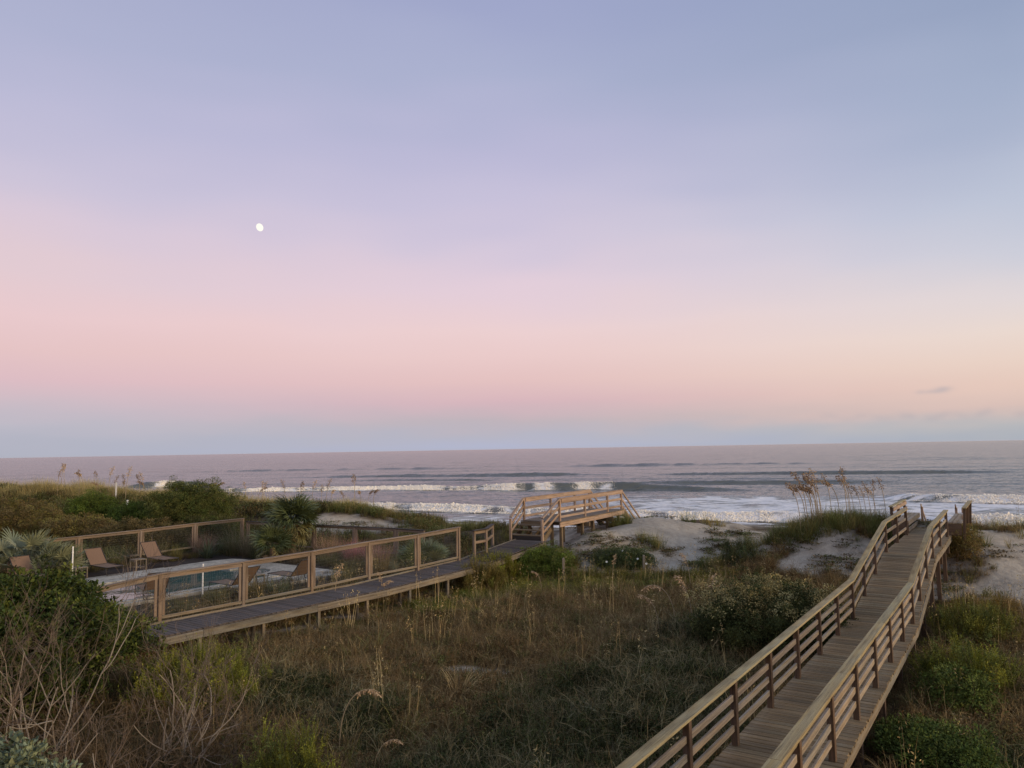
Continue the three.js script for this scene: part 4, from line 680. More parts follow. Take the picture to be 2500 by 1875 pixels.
  // low plants and litter inside the pool fence
  for (let i = 0; i < 9000; i++) {
    const d = lerp(-10, 8.6, r()), m = lerp(-2.9, 9.4, r()), inDeck = d > -8.2 && d < 6.5 && m > -1.0 && m < 6.3; if (inDeck) continue;
    const p = PP(d, m, 0), edgeF = Math.max(sm(7.4, 9.2, m), sm(6.6, 8.2, d), m < -1 ? 0.55 : 0); if (r() > edgeF * 0.75) continue;
    if (leftWalk(p.x, p.z)[1] > -1.05) continue;
    mulchPlant.push({ x: p.x, y: ground(p.x, p.z), z: p.z, a: r() * 6.28, s: lerp(0.4, 0.9, r()), c: vary(r() < 0.5 ? [0.075, 0.07, 0.035] : [0.07, 0.05, 0.035], r, 0.4) });
  }
  stuff('bed_plants', 'low mixed plants in the mulch beds around the pool deck', 'plants', [0, 1, 2].map((k) => forbClump(270 + k, { n: 18, h: 0.36, spread: 0.24, leaves: 8, len: 0.055, wid: 0.022 })), plantM, mulchPlant);
}

// ------------------------------------------------------------------ shrubs
const balls = {
  fine: [0, 1, 2].map((k) => leafBall(300 + k, { n: 60, r: 0.17, len: 0.055, wid: 0.022, twigs: 3 })),
  broad: [0, 1, 2].map((k) => leafBall(310 + k, { n: 44, r: 0.2, len: 0.085, wid: 0.05, twigs: 3 })),
  silver: [0, 1, 2].map((k) => leafBall(320 + k, { n: 40, r: 0.16, len: 0.075, wid: 0.032, twigs: 4 })),
  wispy: [0, 1, 2].map((k) => forbClump(330 + k, { n: 9, h: 0.42, spread: 0.08, leaves: 10, len: 0.05, wid: 0.013 })),
};
const barkM = tinted(0.12, 0.095, 0.075, 0.95);
function stems(r, n, h, spread, w = 0.05) {
  const gs = []; for (let i = 0; i < n; i++) { const a = r() * 6.28, pts = [V((r() - 0.5) * 0.3, -0.1, (r() - 0.5) * 0.3)]; for (let k = 1; k <= 4; k++) pts.push(V(Math.cos(a) * spread * (k / 4) * (0.7 + 0.4 * r()), (h * k) / 4, Math.sin(a) * spread * (k / 4) * (0.7 + 0.4 * r()))); const g = new THREE.TubeGeometry(new THREE.CatmullRomCurve3(pts), 8, w * (0.35 + 0.4 * r()), 5); g.setAttribute('color', new THREE.Float32BufferAttribute(new Float32Array(g.attributes.position.count * 3).fill(1), 3)); gs.push(g); }
  return mergeGeometries(gs);
}
function shrub(name, label, category, [x, z], [rx, ry, rz], o) {
  const r = rng(o.seed), y = ground(x, z), t = thing(name, label, category, [x, y, z], 0, o.group), items = [[], [], []];
  const low = o.low ?? -0.9, cy = o.cy ?? ry * 0.85;
  for (let i = 0; i < o.n; i++) {
    const d = rdir(r); if (d.y < low) continue; const sprig = r() < 0.07 ? 1.08 + 0.22 * r() : 1, lump = sprig + 0.28 * n3(d.x * 1.8 + o.seed, d.y * 1.8, d.z * 1.8) + 0.16 * n3(d.x * 4.5 + o.seed, d.y * 4.5, d.z * 4.5), q = (r() < 0.72 ? lerp(0.84, 1.04, r()) : lerp(0.35, 0.85, r())) * lump;
    const py = cy + d.y * ry * q; if (py < -0.05) continue;
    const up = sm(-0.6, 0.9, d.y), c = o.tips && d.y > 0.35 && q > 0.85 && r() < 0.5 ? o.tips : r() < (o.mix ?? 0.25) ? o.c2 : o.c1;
    items[i % 3].push({ x: d.x * rx * q, y: py, z: d.z * rz * q, a: r() * 6.28, tx: d.z * 0.5, tz: -d.x * 0.5, s: (o.s || 1) * lerp(0.6, 1.3, r()) * (sprig > 1 ? 0.75 : 1), c: vary(c, r, 0.35) });
  }
  items.forEach((it, k) => { if (it.length) scatter('crown', balls[o.ball][k], plantM, it, t); });
  mesh('stem', stems(r, o.stems || 7, cy * 1.1, Math.min(rx, rz) * 0.7, o.w || 0.05), barkM, t);
  return t;
}
const dkG = [0.036, 0.050, 0.020], midG = [0.06, 0.075, 0.028], yelG = [0.13, 0.14, 0.026], olive = [0.085, 0.08, 0.035], brn = [0.07, 0.056, 0.038], tanL = [0.16, 0.15, 0.09], grn = [0.05, 0.075, 0.02];
shrub('leafy_shrub', 'large vine-covered green shrub hiding the near end of the wire fence', 'shrub', [-10.4, -15.1], [2.75, 1.2, 2.0], { n: 2900, ball: 'broad', c1: [0.022, 0.034, 0.012], c2: [0.05, 0.064, 0.02], mix: 0.3, seed: 1, cy: 1.4, low: -0.8, stems: 12 });
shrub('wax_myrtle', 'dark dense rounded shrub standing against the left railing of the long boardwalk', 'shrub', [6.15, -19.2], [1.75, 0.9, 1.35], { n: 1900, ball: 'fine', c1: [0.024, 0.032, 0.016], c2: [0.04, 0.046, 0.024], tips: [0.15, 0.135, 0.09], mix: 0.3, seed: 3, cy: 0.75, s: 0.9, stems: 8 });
shrub('wax_myrtle', 'large dark green rounded bush towering over the back fence', 'bush', [-17.8, -42.6], [2.25, 1.45, 1.7], { n: 1900, ball: 'fine', c1: [0.055, 0.062, 0.028], c2: dkG, mix: 0.45, seed: 4, cy: 1.25, s: 1.25 });
shrub('green_bush', 'dark green bush on the left dune nearest the sand patch', 'bush', [-24.8, -45.6], [1.25, 0.95, 1.0], { n: 700, ball: 'fine', c1: grn, c2: dkG, seed: 5, cy: 0.75, s: 1.2 });
shrub('green_bush', 'low dark green bush just left of the towering rounded bush', 'bush', [-21.9, -44.8], [1.35, 0.7, 1.0], { n: 600, ball: 'fine', c1: grn, c2: dkG, seed: 6, cy: 0.5, s: 1.2 });
shrub('brown_bush', 'wide brownish bush at the left picture edge behind the palmetto', 'bush', [-27.3, -42.0], [2.9, 1.15, 1.4], { n: 1300, ball: 'fine', c1: brn, c2: olive, mix: 0.4, seed: 7, cy: 0.8, s: 1.25 });
shrub('brown_bush', 'low reddish-brown bush directly behind the back fence by the left loungers', 'bush', [-22.2, -40.2], [1.9, 0.65, 1.0], { n: 700, ball: 'fine', c1: brn, c2: olive, mix: 0.35, seed: 8, cy: 0.5, s: 1.2 });
shrub('brown_bush', 'dark scrubby bush seen through the back fence between the two full loungers', 'bush', [-18.4, -38.4], [2.2, 0.75, 0.9], { n: 800, ball: 'fine', c1: [0.05, 0.045, 0.028], c2: brn, mix: 0.4, seed: 9, cy: 0.55, s: 1.2 });
shrub('brown_bush', 'dark bush behind the back fence under the towering rounded bush', 'bush', [-15.6, -40.0], [1.5, 0.8, 0.9], { n: 700, ball: 'fine', c1: [0.045, 0.045, 0.025], c2: dkG, mix: 0.4, seed: 10, cy: 0.55, s: 1.2 });
shrub('round_bush', 'bright green dome-shaped bush at the foot of the platform stairs', 'bush', [1.0, -30.2], [1.15, 0.7, 0.85], { n: 900, ball: 'fine', c1: grn, c2: midG, mix: 0.3, seed: 11, cy: 0.45, s: 0.95 });
shrub('groundsel_bush', 'yellow-green wispy bush overlapping the end of the low boardwalk', 'bush', [-0.75, -29.0], [0.85, 0.6, 0.6], { n: 330, ball: 'wispy', c1: [0.1, 0.085, 0.03], c2: yelG, mix: 0.45, seed: 12, cy: 0.45 });
shrub('groundsel_bush', 'brown and yellow wispy bush below the low boardwalk edge, left of the dome bush', 'bush', [-1.25, -27.7], [0.8, 0.5, 0.6], { n: 300, ball: 'wispy', c1: [0.1, 0.08, 0.035], c2: [0.1, 0.1, 0.03], seed: 13, cy: 0.3 });
shrub('groundsel_bush', 'large yellow-green flowering bush in front of the near end of the low boardwalk', 'bush', [-6.4, -15.8], [1.15, 0.62, 0.9], { n: 760, ball: 'wispy', c1: yelG, c2: [0.07, 0.08, 0.026], mix: 0.45, seed: 14, cy: 0.35 });
shrub('groundsel_bush', 'yellow sprigs of a small bush at the bottom picture edge', 'bush', [-3.2, -11.1], [0.6, 0.45, 0.45], { n: 120, ball: 'wispy', c1: yelG, c2: [0.06, 0.07, 0.024], mix: 0.5, seed: 15, cy: 0.5 });
shrub('groundsel_bush', 'yellow-green bush right of the long boardwalk, nearest the camera', 'bush', [9.0, -15.9], [0.8, 0.4, 0.9], { n: 240, ball: 'wispy', c1: yelG, c2: midG, mix: 0.5, seed: 16, cy: 0.3 });
shrub('groundsel_bush', 'yellow-green bush right of the long boardwalk at the foot of the ramp', 'bush', [11.4, -19.6], [0.9, 0.4, 0.9], { n: 260, ball: 'wispy', c1: [0.11, 0.11, 0.026], c2: midG, mix: 0.5, seed: 17, cy: 0.3 });
shrub('groundsel_bush', 'olive bush at the lower corner of the right-hand sand dune', 'bush', [13.2, -22.2], [1.0, 0.32, 0.8], { n: 260, ball: 'wispy', c1: [0.12, 0.085, 0.035], c2: [0.1, 0.09, 0.03], mix: 0.3, seed: 18, cy: 0.1, s: 0.8 });
shrub('creeper_bush', 'dark green creeper spilling from under the long boardwalk on its right', 'bush', [6.5, -12.3], [0.7, 0.25, 1.0], { n: 320, ball: 'fine', c1: [0.04, 0.06, 0.02], c2: dkG, seed: 19, cy: 0.3 });
shrub('creeper_bush', 'green creeper bush hugging the deck edge halfway along the long boardwalk', 'bush', [8.25, -14.9], [0.5, 0.32, 0.7], { n: 240, ball: 'fine', c1: [0.045, 0.065, 0.022], c2: midG, seed: 20, cy: 0.35 });
shrub('brown_bush', 'brown tangled bush beside the bench at the top of the long boardwalk', 'bush', [15.75, -27.7], [0.45, 0.6, 0.9], { n: 260, ball: 'fine', c1: [0.1, 0.072, 0.04], c2: olive, mix: 0.4, seed: 21, cy: 0.6 });
shrub('blue_green_bush', 'blue-green low bush with white flowers at the foot of the sand dune', 'bush', [4.3, -31.0], [1.1, 0.42, 0.5], { n: 400, ball: 'fine', c1: [0.04, 0.056, 0.038], c2: dkG, seed: 22, cy: 0.3 });
shrub('blue_green_bush', 'blue-green bush on the sand slope below the sea oat tuft', 'bush', [8.7, -30.2], [0.7, 0.5, 0.4], { n: 200, ball: 'wispy', c1: [0.05, 0.066, 0.04], c2: [0.09, 0.09, 0.05], seed: 23, cy: 0.35 });
shrub('groundsel_bush', 'yellow-green bush in the grass below the dune, nearest the short stake', 'bush', [5.6, -28.7], [1.5, 0.3, 0.5], { n: 300, ball: 'wispy', c1: [0.1, 0.095, 0.028], c2: [0.05, 0.055, 0.024], mix: 0.5, seed: 24, cy: 0.08, s: 0.85 });
shrub('groundsel_bush', 'yellow-green bush in the grass between the dome bush and the two stakes', 'bush', [3.2, -29.1], [1.2, 0.28, 0.45], { n: 240, ball: 'wispy', c1: [0.11, 0.105, 0.028], c2: [0.055, 0.06, 0.024], mix: 0.5, seed: 25, cy: 0.08, s: 0.85 });
shrub('silver_bush', 'silvery grey-green bush in the bottom left corner', 'shrub', [-4.75, -7.0], [0.85, 0.45, 0.65], { n: 480, ball: 'silver', c1: [0.1, 0.125, 0.115], c2: [0.06, 0.078, 0.07], seed: 26, cy: 1.78, low: -0.5, stems: 8 });
// bare branching shrubs at the lower left
{
  const make = (label, x, z, seed, n, h, lean) => {
    const r = rng(seed), y = ground(x, z), t = thing('bare_shrub', label, 'shrub', [x, y, z]), limbs = [], twigs = new Soup();
    const go = (p, d, len, w, lev) => {
      const pts = [p.clone()], q = p.clone(), e = d.clone(); for (let k = 0; k < 5; k++) { e.addScaledVector(rdir(r), 0.2).addScaledVector(V(0, 1, 0), 0.05).normalize(); q.addScaledVector(e, len / 5); pts.push(q.clone()); }
      if (lev > 0) { const g = new THREE.TubeGeometry(new THREE.CatmullRomCurve3(pts), 10, w, 5), P = g.attributes.position; const cc = new Float32Array(P.count * 3).fill(1); for (let i = 0; i <= 10; i++) { const c = pts.length > 1 ? new THREE.CatmullRomCurve3(pts).getPointAt(i / 10) : p; const k = lerp(1, 0.62, i / 10); for (let j = 0; j <= 5; j++) { const m = i * 6 + j; P.setXYZ(m, c.x + (P.getX(m) - c.x) * k, c.y + (P.getY(m) - c.y) * k, c.z + (P.getZ(m) - c.z) * k); } } g.setAttribute('color', new THREE.BufferAttribute(cc, 3)); limbs.push(g); } else twigs.ribbon(pts, w * 2, w, rdir(r), 0, 0.9, 1.1);
      if (lev > -2) { const nb = lev > 0 ? 3 : 4; for (let k = 0; k < nb; k++) { const b = pts[2 + Math.floor(r() * 4)], f = e.clone().addScaledVector(rdir(r), 0.75).normalize(); go(b, f, len * (0.55 + 0.25 * r()), w * 0.6, lev - 1); } }
    };
    for (let i = 0; i < n; i++) { const a = r() * 6.28; go(V((r() - 0.5) * 0.3, -0.1, (r() - 0.5) * 0.3), V(Math.cos(a) * 0.6 + lean, 0.75, Math.sin(a) * 0.5).normalize(), h * (0.45 + 0.2 * r()), 0.017, 2); }
    mesh('branch', mergeGeometries(limbs), tinted(0.24, 0.215, 0.185, 0.95), t); mesh('twig', twigs.geo(), tinted(0.12, 0.095, 0.08, 0.95), t); return t;
  };
  make('pale leafless shrub with forked branches at the lower left, tallest of the bare shrubs', -7.6, -12.7, 501, 8, 2.9, 0.25);
  make('leafless shrub cut by the left picture edge below the vine-covered shrub', -9.6, -12.9, 502, 7, 2.9, 0.1);
  make('low leafless shrub spreading right below the yellow-green flowering bush', -5.4, -12.6, 503, 8, 2.2, 0.35);
  make('small leafless tangle at the bottom edge beside the silvery bush', -5.9, -10.6, 504, 5, 1.9, 0.2);
}

// ------------------------------------------------------------------ palms and palmettos
function fan(seed, o) {                               // a fan leaf along +x, its stalk from the origin
  const r = rng(seed), S = new Soup(), hub = V(o.stalk, 0, 0);
  S.ribbon([V(0, 0, 0), V(o.stalk * 0.5, 0.02, 0), hub.clone()], 0.022, 0.014, V(0, 0, 1), 0, 0.7, 0.8); S.ribbon([V(0, 0, 0), V(o.stalk * 0.5, 0.02, 0), hub.clone()], 0.018, 0.012, V(0, 1, 0), 0, 0.7, 0.8);
  for (let i = 0; i < o.n; i++) {
    const a = ((i + 0.5) / o.n - 0.5) * o.arc, len = o.r * (0.72 + 0.28 * Math.cos(a * 0.8)) * (0.9 + 0.2 * r()), d = V(Math.cos(a), 0.04 * (i % 2 ? 1 : -1), Math.sin(a)), pts = [];
    for (let k = 0; k <= 4; k++) { const t = k / 4, p = hub.clone().addScaledVector(d, len * t); p.y -= o.droop * len * t * t * t * (0.5 + r()) - 0.12 * len * Math.abs(Math.sin(a)) * t; pts.push(p); }
    S.ribbon(pts, o.w, 0.001, V(-Math.sin(a), 0.35 * (i % 2 ? 1 : -1), Math.cos(a)), 1, 0.8, 1.15);
  }
  return S.geo();
}
function fronds(t, geos, mats, list, r) { list.forEach(([x, y, z, az, el, s], i) => { const m = mesh('frond', geos[i % geos.length], pick(mats, r), t); m.position.set(x, y, z); m.rotation.order = 'YZX'; m.rotation.set((r() - 0.5) * 2.2, -az, el); m.scale.setScalar(s); }); }
{
  const r = rng(900);
  const big = [0, 1, 2, 3].map((k) => fan(910 + k, { stalk: 0.5, n: 26, arc: 3.6, r: 0.72, w: 0.05, droop: 0.35 })), small = [0, 1, 2, 3].map((k) => fan(920 + k, { stalk: 0.3, n: 20, arc: 3.2, r: 0.5, w: 0.036, droop: 0.12 }));
  const gM = [tinted(0.062, 0.085, 0.035, 0.55), tinted(0.08, 0.1, 0.042, 0.55), tinted(0.05, 0.07, 0.03, 0.55)], yM = [tinted(0.15, 0.145, 0.06, 0.6), tinted(0.12, 0.12, 0.05, 0.6), tinted(0.16, 0.12, 0.07, 0.8)], sM = [tinted(0.15, 0.18, 0.125, 0.6), tinted(0.12, 0.15, 0.1, 0.6), tinted(0.19, 0.21, 0.13, 0.6)], dM = [tinted(0.1, 0.135, 0.06, 0.55), tinted(0.075, 0.105, 0.05, 0.55), tinted(0.17, 0.19, 0.1, 0.6)];
  const palm = (label, x, z, hub, nUp, nLow, s, seed) => {
    const q = rng(seed), y = ground(x, z), t = thing('fan_palm', label, 'palm', [x, y, z]), g = new THREE.CylinderGeometry(0.11, 0.16, hub, 12, 8); g.translate(0, hub / 2, 0); const P = g.attributes.position; for (let i = 0; i < P.count; i++) { const k = 1 + 0.18 * n3(P.getX(i) * 9, P.getY(i) * 14, P.getZ(i) * 9); P.setX(i, P.getX(i) * k); P.setZ(i, P.getZ(i) * k); } g.setAttribute('color', new THREE.Float32BufferAttribute(new Float32Array(P.count * 3).fill(1), 3)); g.computeVertexNormals(); mesh('trunk', g, tinted(0.11, 0.085, 0.06, 0.95), t);
    const up = [], lo = []; for (let i = 0; i < nUp; i++) { const k = i / nUp; up.push([0, hub, 0, i * 2.4, lerp(1.45, 0.05, k ** 0.8), s * (0.9 + 0.25 * q())]); } for (let i = 0; i < nLow; i++) lo.push([0, hub - 0.05, 0, i * 2.4 + 1, lerp(-0.1, -0.95, i / nLow), s * (0.75 + 0.2 * q())]);
    fronds(t, big, gM, up, q); fronds(t, big, yM, lo, q); return t;
  };
  palm('tall green fan palm with a full round crown behind the pool', -10.15, -35.6, 1.62, 34, 18, 1.2, 931);
  palm('smaller green fan palm at the left foot of the tall palm', -10.7, -34.5, 0.6, 22, 4, 0.95, 932);
  const clump = (label, x, z, rx, rz, n, hs, mats, seed, sc = 1) => { const q = rng(seed), t = thing('saw_palmetto', label, 'palmetto', [x, ground(x, z), z]), list = []; for (let i = 0; i < n; i++) { const a = q() * 6.28, d = Math.sqrt(q()), px = Math.cos(a) * d * rx, pz = Math.sin(a) * d * rz, k = 1 - d; list.push([px, lerp(0.15, hs, k * 0.7 + 0.3 * q()), pz, a + (q() - 0.5) * 1.6, lerp(0.35, 1.35, k * 0.5 + 0.5 * q()), sc * lerp(0.75, 1.15, q())]); } fronds(t, small, mats, list, q); return t; };
  clump('broad silvery green palmetto clump left of the first white pole', -19.3, -30.7, 1.9, 0.9, 84, 1.35, sM, 941, 1.25);
  clump('bright green spiky palmetto behind the last panel of the wire fence', -3.75, -31.6, 0.75, 0.6, 44, 1.05, dM, 942, 1.0);
}

// ------------------------------------------------------------------ garden grasses round the pool
{
  const tuft = (name, label, category, x, z, o) => { if (name !== 'red_flowers') o = { ...o, h: o.h * 1.22, n: Math.round(o.n * 1.3), spread: o.spread * 1.2 }; const t = thing(name, label, category, [x, ground(x, z), z]); mesh('blades', grassClump(o.seed, o), tinted(...o.c, 0.85), t); if (o.plume) mesh('plumes', grassClump(o.seed + 50, { ...o, n: o.plumeN, h: o.h * 1.25, lean: o.lean * 0.8, w: o.plumeW }), tinted(...o.plume, 0.95), t); return t; };
  const gr = { n: 260, h: 0.95, spread: 0.22, lean: 0.75, curl: 0.9, w: 0.011 };
  tuft('ornamental_grass', 'dense dark green strappy grass clump behind the third wire panel', 'grass clump', -8.0, -26.6, { ...gr, h: 0.85, w: 0.024, n: 190, seed: 601, c: [0.055, 0.075, 0.03] });
  tuft('ornamental_grass', 'olive and tan grass clump beside the third fence post', 'grass clump', -8.75, -26.2, { ...gr, seed: 602, h: 1.0, c: [0.12, 0.105, 0.035] });
  tuft('ornamental_grass', 'green grass clump in front of the second white pole', 'grass clump', -9.55, -25.2, { ...gr, seed: 603, h: 0.8, c: [0.095, 0.1, 0.042] });
  tuft('ornamental_grass', 'low soft green grass right of the double gate post', 'grass clump', -10.1, -23.75, { ...gr, seed: 604, h: 0.7, spread: 0.35, c: [0.09, 0.1, 0.045] });
  tuft('ornamental_grass', 'dark green grass clump left of the double gate post', 'grass clump', -11.2, -21.9, { ...gr, seed: 605, h: 0.95, spread: 0.4, n: 320, w: 0.015, c: [0.055, 0.075, 0.032] });
  tuft('ornamental_grass', 'pale green grass mound behind the fourth wire panel', 'grass clump', -6.3, -29.2, { ...gr, seed: 606, h: 0.95, c: [0.12, 0.115, 0.04] });
  tuft('ornamental_grass', 'tall tan grass behind the fifth wire panel beside the palmetto', 'grass clump', -5.2, -30.3, { ...gr, seed: 607, h: 1.35, n: 320, c: [0.16, 0.125, 0.055], lean: 0.5 });
  tuft('ornamental_grass', 'yellow-green grass clump right of the far lounger', 'grass clump', -15.5, -35.6, { ...gr, seed: 608, h: 0.85, c: [0.11, 0.105, 0.035] });
  tuft('ornamental_grass', 'light green upright grass between the two full loungers', 'grass clump', -17.6, -34.3, { ...gr, seed: 609, h: 1.0, spread: 0.35, w: 0.013, c: [0.12, 0.13, 0.06] });
  tuft('ornamental_grass', 'tall feathery green grass in front of the back fence corner', 'grass clump', -13.2, -37.0, { ...gr, seed: 610, h: 1.5, n: 360, spread: 0.4, c: [0.09, 0.1, 0.04], plume: [0.2, 0.165, 0.12], plumeN: 120, plumeW: 0.008 });
  tuft('ornamental_grass', 'buff feathery grass just left of the small palm', 'grass clump', -12.2, -36.3, { ...gr, seed: 611, h: 1.25, n: 320, spread: 0.4, c: [0.11, 0.1, 0.055], plume: [0.22, 0.175, 0.13], plumeN: 160, plumeW: 0.008 });
  tuft('spiky_plant', 'dark spiky plant with broad drooping leaves at the back of the pool deck', 'plant', -14.2, -36.1, { n: 70, h: 1.0, spread: 0.12, lean: 1.1, curl: 1.0, w: 0.045, seed: 612, c: [0.06, 0.085, 0.05] });
  [['bushy dark green grass behind the pool deck left of the spiky plant', -13.9, -37.9, 0.95, [0.06, 0.075, 0.032]], ['olive grass clump at the back fence behind the nearest far lounger', -16.9, -36.9, 0.85, [0.09, 0.085, 0.035]], ['brownish grass clump right of the small palm', -9.4, -34.0, 0.8, [0.12, 0.09, 0.05]], ['green grass clump below the pink row at the deck edge', -7.9, -33.2, 0.75, [0.085, 0.09, 0.04]], ['low olive grass clump at the deck corner before the pink row', -6.6, -32.0, 0.7, [0.1, 0.09, 0.045]], ['dark grass clump between the buff feathery grass and small palm', -11.6, -35.5, 0.9, [0.05, 0.065, 0.03]], ['tan grass clump in front of the palmetto inside the last panel', -4.3, -30.2, 0.7, [0.13, 0.1, 0.05]], ['dark green grass clump behind the silvery palmetto by the back fence', -19.4, -33.2, 0.9, [0.06, 0.07, 0.035]]].forEach(([l, x, z, h, c], i) => tuft('ornamental_grass', l, 'grass clump', x, z, { ...gr, h, c, seed: 640 + i, spread: 0.32 }));
  const muhly = { n: 300, h: 0.95, spread: 0.4, lean: 0.6, curl: 0.7, w: 0.009 };
  tuft('pink_grass', 'hazy pink plumed grass behind the fourth fence panel, brightest pink of the row', 'grass clump', -7.0, -34.4, { ...muhly, seed: 621, c: [0.11, 0.1, 0.05], plume: [0.36, 0.16, 0.19], plumeN: 900, plumeW: 0.007 });
  tuft('pink_grass', 'dusty pink plumed grass on the right end of the row, near the palmetto', 'grass clump', -5.9, -33.6, { ...muhly, seed: 622, c: [0.13, 0.11, 0.05], plume: [0.32, 0.17, 0.17], plumeN: 800, plumeW: 0.007 });
  tuft('pink_grass', 'buff-pink plumed grass right beside the tall palm', 'grass clump', -8.3, -34.9, { ...muhly, seed: 623, h: 1.05, c: [0.11, 0.1, 0.05], plume: [0.28, 0.19, 0.15], plumeN: 800, plumeW: 0.007 });
  tuft('pink_grass', 'faded pink plumed grass in front of the back fence behind the far lounger', 'grass clump', -14.9, -37.3, { ...muhly, seed: 624, c: [0.1, 0.085, 0.05], plume: [0.26, 0.175, 0.15], plumeN: 600, plumeW: 0.007 });
  tuft('red_flowers', 'small rust-red flowering clump at the fence foot by the fifth post', 'flowers', -5.35, -26.6, { n: 160, h: 0.36, spread: 0.2, lean: 0.6, curl: 0.6, w: 0.022, seed: 631, c: [0.3, 0.07, 0.03] });
}
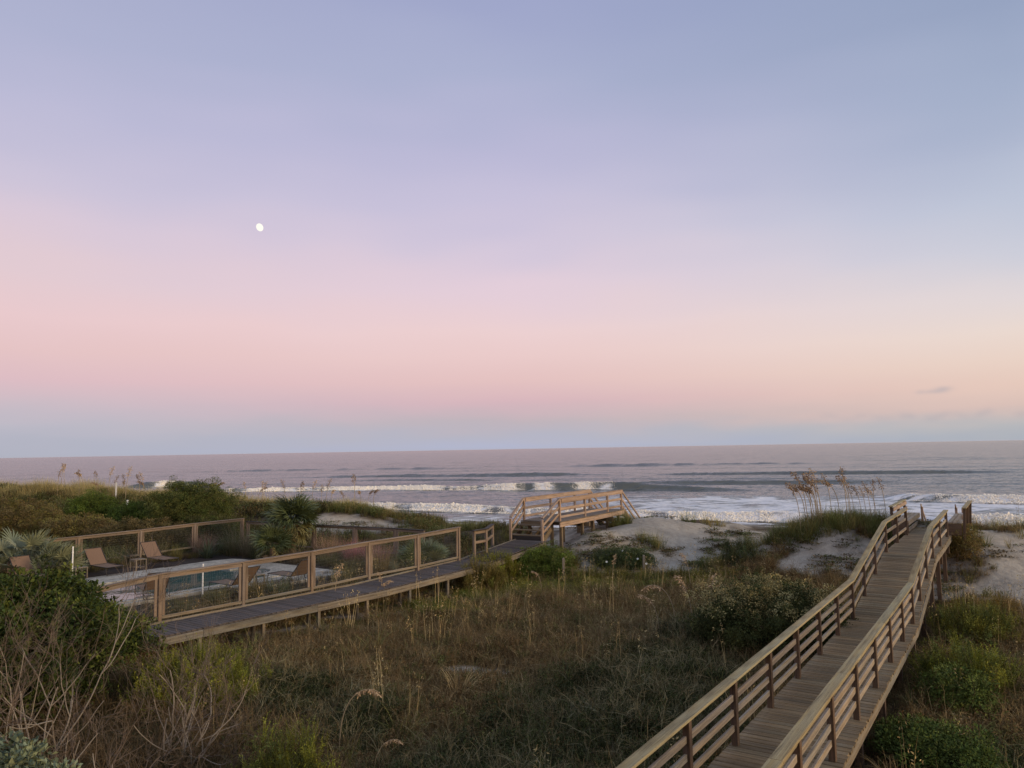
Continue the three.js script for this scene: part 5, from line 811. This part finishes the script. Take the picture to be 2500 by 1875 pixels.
// ------------------------------------------------------------------ sea oats
{
  function oat(seed, h, bend, n) {
    const r = rng(seed), pts = []; let a = 0.05; const p = V(0, -0.05, 0); for (let k = 0; k <= 16; k++) { pts.push(p.clone()); const t = k / 16; a = 0.05 + bend * t ** 3; p.x += (Math.sin(a) * h) / 16; p.y += (Math.cos(a) * h) / 16; }
    const stem = new THREE.TubeGeometry(new THREE.CatmullRomCurve3(pts), 24, 0.009, 5), S = new Soup(), cv = new THREE.CatmullRomCurve3(pts);
    for (let i = 0; i < n; i++) { const t = 0.76 + 0.24 * (i / n), o = cv.getPointAt(Math.min(1, t)), d = rdir(r); d.y = -Math.abs(d.y) * 0.9 - 0.3 + (bend < 1 ? 0.7 : 0); const c = o.clone().addScaledVector(d.normalize(), 0.06 * r()); S.leaf(c, d, rdir(r), 0.065 * (0.7 + 0.5 * r()), 0.028, 0.15, 0.75 + 0.5 * r()); }
    const B = new Soup(); for (let i = 0; i < 14; i++) blade(B, r, V((r() - 0.5) * 0.1, -0.03, (r() - 0.5) * 0.1), r() * 6.28, 0.5 * r(), 1.4 * r(), h * 0.42 * (0.5 + 0.5 * r()), 0.009, 5);
    return [stem, S.geo(), B.geo()];
  }
  const stemM = new THREE.MeshStandardMaterial({ color: new THREE.Color().setRGB(0.34, 0.26, 0.16), roughness: 0.8 }), plumeM = tinted(0.38, 0.28, 0.18, 0.9), bladeM = tinted(0.14, 0.13, 0.06, 0.9), darkPl = tinted(0.2, 0.14, 0.1, 0.9);
  const kinds = [[1501, 1.5, 0.9, 70], [1502, 1.35, 1.7, 80], [1503, 1.6, 0.5, 60], [1504, 1.7, 2.5, 90]].map((k) => oat(...k));
  const put = (label, x, z, k, s, turn, o = {}) => { const t = thing('sea_oats', label, 'sea oats', [x, ground(x, z), z], turn, o.group), [a, b, c] = kinds[k]; mesh('stem', a, stemM, t); mesh('plume', b, o.dark ? darkPl : plumeM, t); mesh('blades', c, bladeM, t); t.scale.setScalar(s); return t; };
  put('tall sea oat bent right over to the left in the central grass', 4.25, -20.9, 3, 1.15, Math.PI);
  put('upright sea oat just left of the bent one in the central grass', 3.75, -20.6, 1, 1.1, Math.PI * 0.95);
  put('sea oat with a narrow drooping head right of the bent one', 4.6, -20.4, 0, 1.2, Math.PI * 0.9);
  put('straightest pale sea oat in the central grass, right of the narrow one', 4.95, -20.2, 2, 1.12, 0.5);
  put('sea oat leaning over the low boardwalk in front of the fourth panel', -5.6, -24.1, 2, 1.05, 0);
  put('sea oat with small drooping head at the low boardwalk, right of the leaning one', -4.35, -24.6, 1, 0.95, 0.4);
  put('slim sea oat standing close behind the small drooping one at the low boardwalk', -4.2, -25.0, 2, 0.8, 2.8);
  put('long sea oat arching right across the bottom foreground left of centre', -3.0, -13.3, 3, 0.95, 0);
  put('pale sea oat arching low at the bottom edge, beneath the long arching one', -2.2, -12.0, 3, 0.6, 0.2);
  put('lone thin sea oat in the grass right of the short dune stake', 6.1, -27.3, 0, 0.95, 2.6);
  put('lone thin sea oat left of the short dune stake', 3.4, -27.6, 2, 0.85, 0.6);
  put('thin sea oat in the grass right of the long low boardwalk end', 0.9, -26.9, 1, 0.75, 2.9);
  const ORD = ['leftmost', 'second', 'third', 'fourth', 'fifth', 'sixth', 'seventh', 'eighth', 'ninth', 'tenth', 'eleventh', 'twelfth', 'thirteenth', 'fourteenth', 'fifteenth', 'sixteenth', 'seventeenth', 'eighteenth', 'nineteenth', 'twentieth', 'twenty-first', 'twenty-second', 'twenty-third', 'twenty-fourth', 'twenty-fifth', 'twenty-sixth', 'twenty-seventh', 'twenty-eighth', 'twenty-ninth', 'thirtieth', 'thirty-first', 'thirty-second', 'thirty-third', 'thirty-fourth'];
  const row = (list, group, where) => { list.sort((p, q) => p[0] / -p[1] - q[0] / -q[1]); list.forEach(([x, z, k, s, turn], i) => put((i === 0 ? 'leftmost' : i === list.length - 1 ? 'rightmost' : ORD[i] + ' from the left of the') + (i === 0 || i === list.length - 1 ? ' of the' : '') + ' sea oats ' + where, x, z, k, s, turn, { group, dark: i % 3 !== 1 })); };
  const r = rng(77), tuftOats = []; for (let i = 0; i < 24; i++) { const g = i < 16; tuftOats.push([g ? lerp(11.2, 13.3, r()) : lerp(13.4, 15.0, r()), -30.6 - 1.2 * r(), Math.floor(r() * 3), (g ? 1.3 : 1.0) + 0.4 * r(), Math.PI * (0.65 + 0.7 * r())]); }
  row(tuftOats, 'sea oats in the tuft on the dune crest by the long boardwalk', 'in the tuft on the dune crest');
  const rr = rng(78), farOats = []; for (let i = 0; i < 34; i++) { const x = -34 + 26 * rr(), z = -51 - 2.5 * rr() + 0.3 * (x + 20); farOats.push([x, z, Math.floor(rr() * 3), 1.25 + 0.5 * rr(), rr() * 6.28]); }
  row(farOats, 'sea oats standing along the far left dune crest', 'along the far left dune crest');
}
// white flowers in the blue-green bush
{
  const fm = new THREE.MeshStandardMaterial({ color: new THREE.Color().setRGB(0.62, 0.62, 0.57), roughness: 0.7 }), g = new THREE.LatheGeometry([[0.003, -0.04], [0.008, -0.015], [0.022, 0.0], [0.038, 0.009], [0.042, 0.007]].map(([a, b]) => new THREE.Vector2(a, b)), 10), st = new THREE.CylinderGeometry(0.004, 0.004, 0.12, 5).translate(0, -0.1, 0), sm_ = tinted(0.06, 0.08, 0.03);
  st.setAttribute('color', new THREE.Float32BufferAttribute(new Float32Array(st.attributes.position.count * 3).fill(1), 3));
  const put = (label, x, y, z) => { const t = thing('white_flower', label, 'flower', [x, y, z], 0); t.rotation.set(0.9, 0, 0.2); mesh('petals', g, fm, t); mesh('stalk', st, sm_, t); };
  put('white flower, highest one on the blue-green bush at the dune foot', 4.25, ground(4.25, -30.9) + 0.72, -30.8);
  put('white flower, lowest and leftmost below the blue-green bush', 3.5, ground(3.5, -30) + 0.55, -29.9);
  put('white flower at the right side of the blue-green bush', 4.75, ground(4.75, -30.4) + 0.58, -30.3);
  put('white flower, lowest right one below the blue-green bush', 5.0, ground(5.0, -29.9) + 0.5, -29.8);
}
renderer.render(scene, camera);
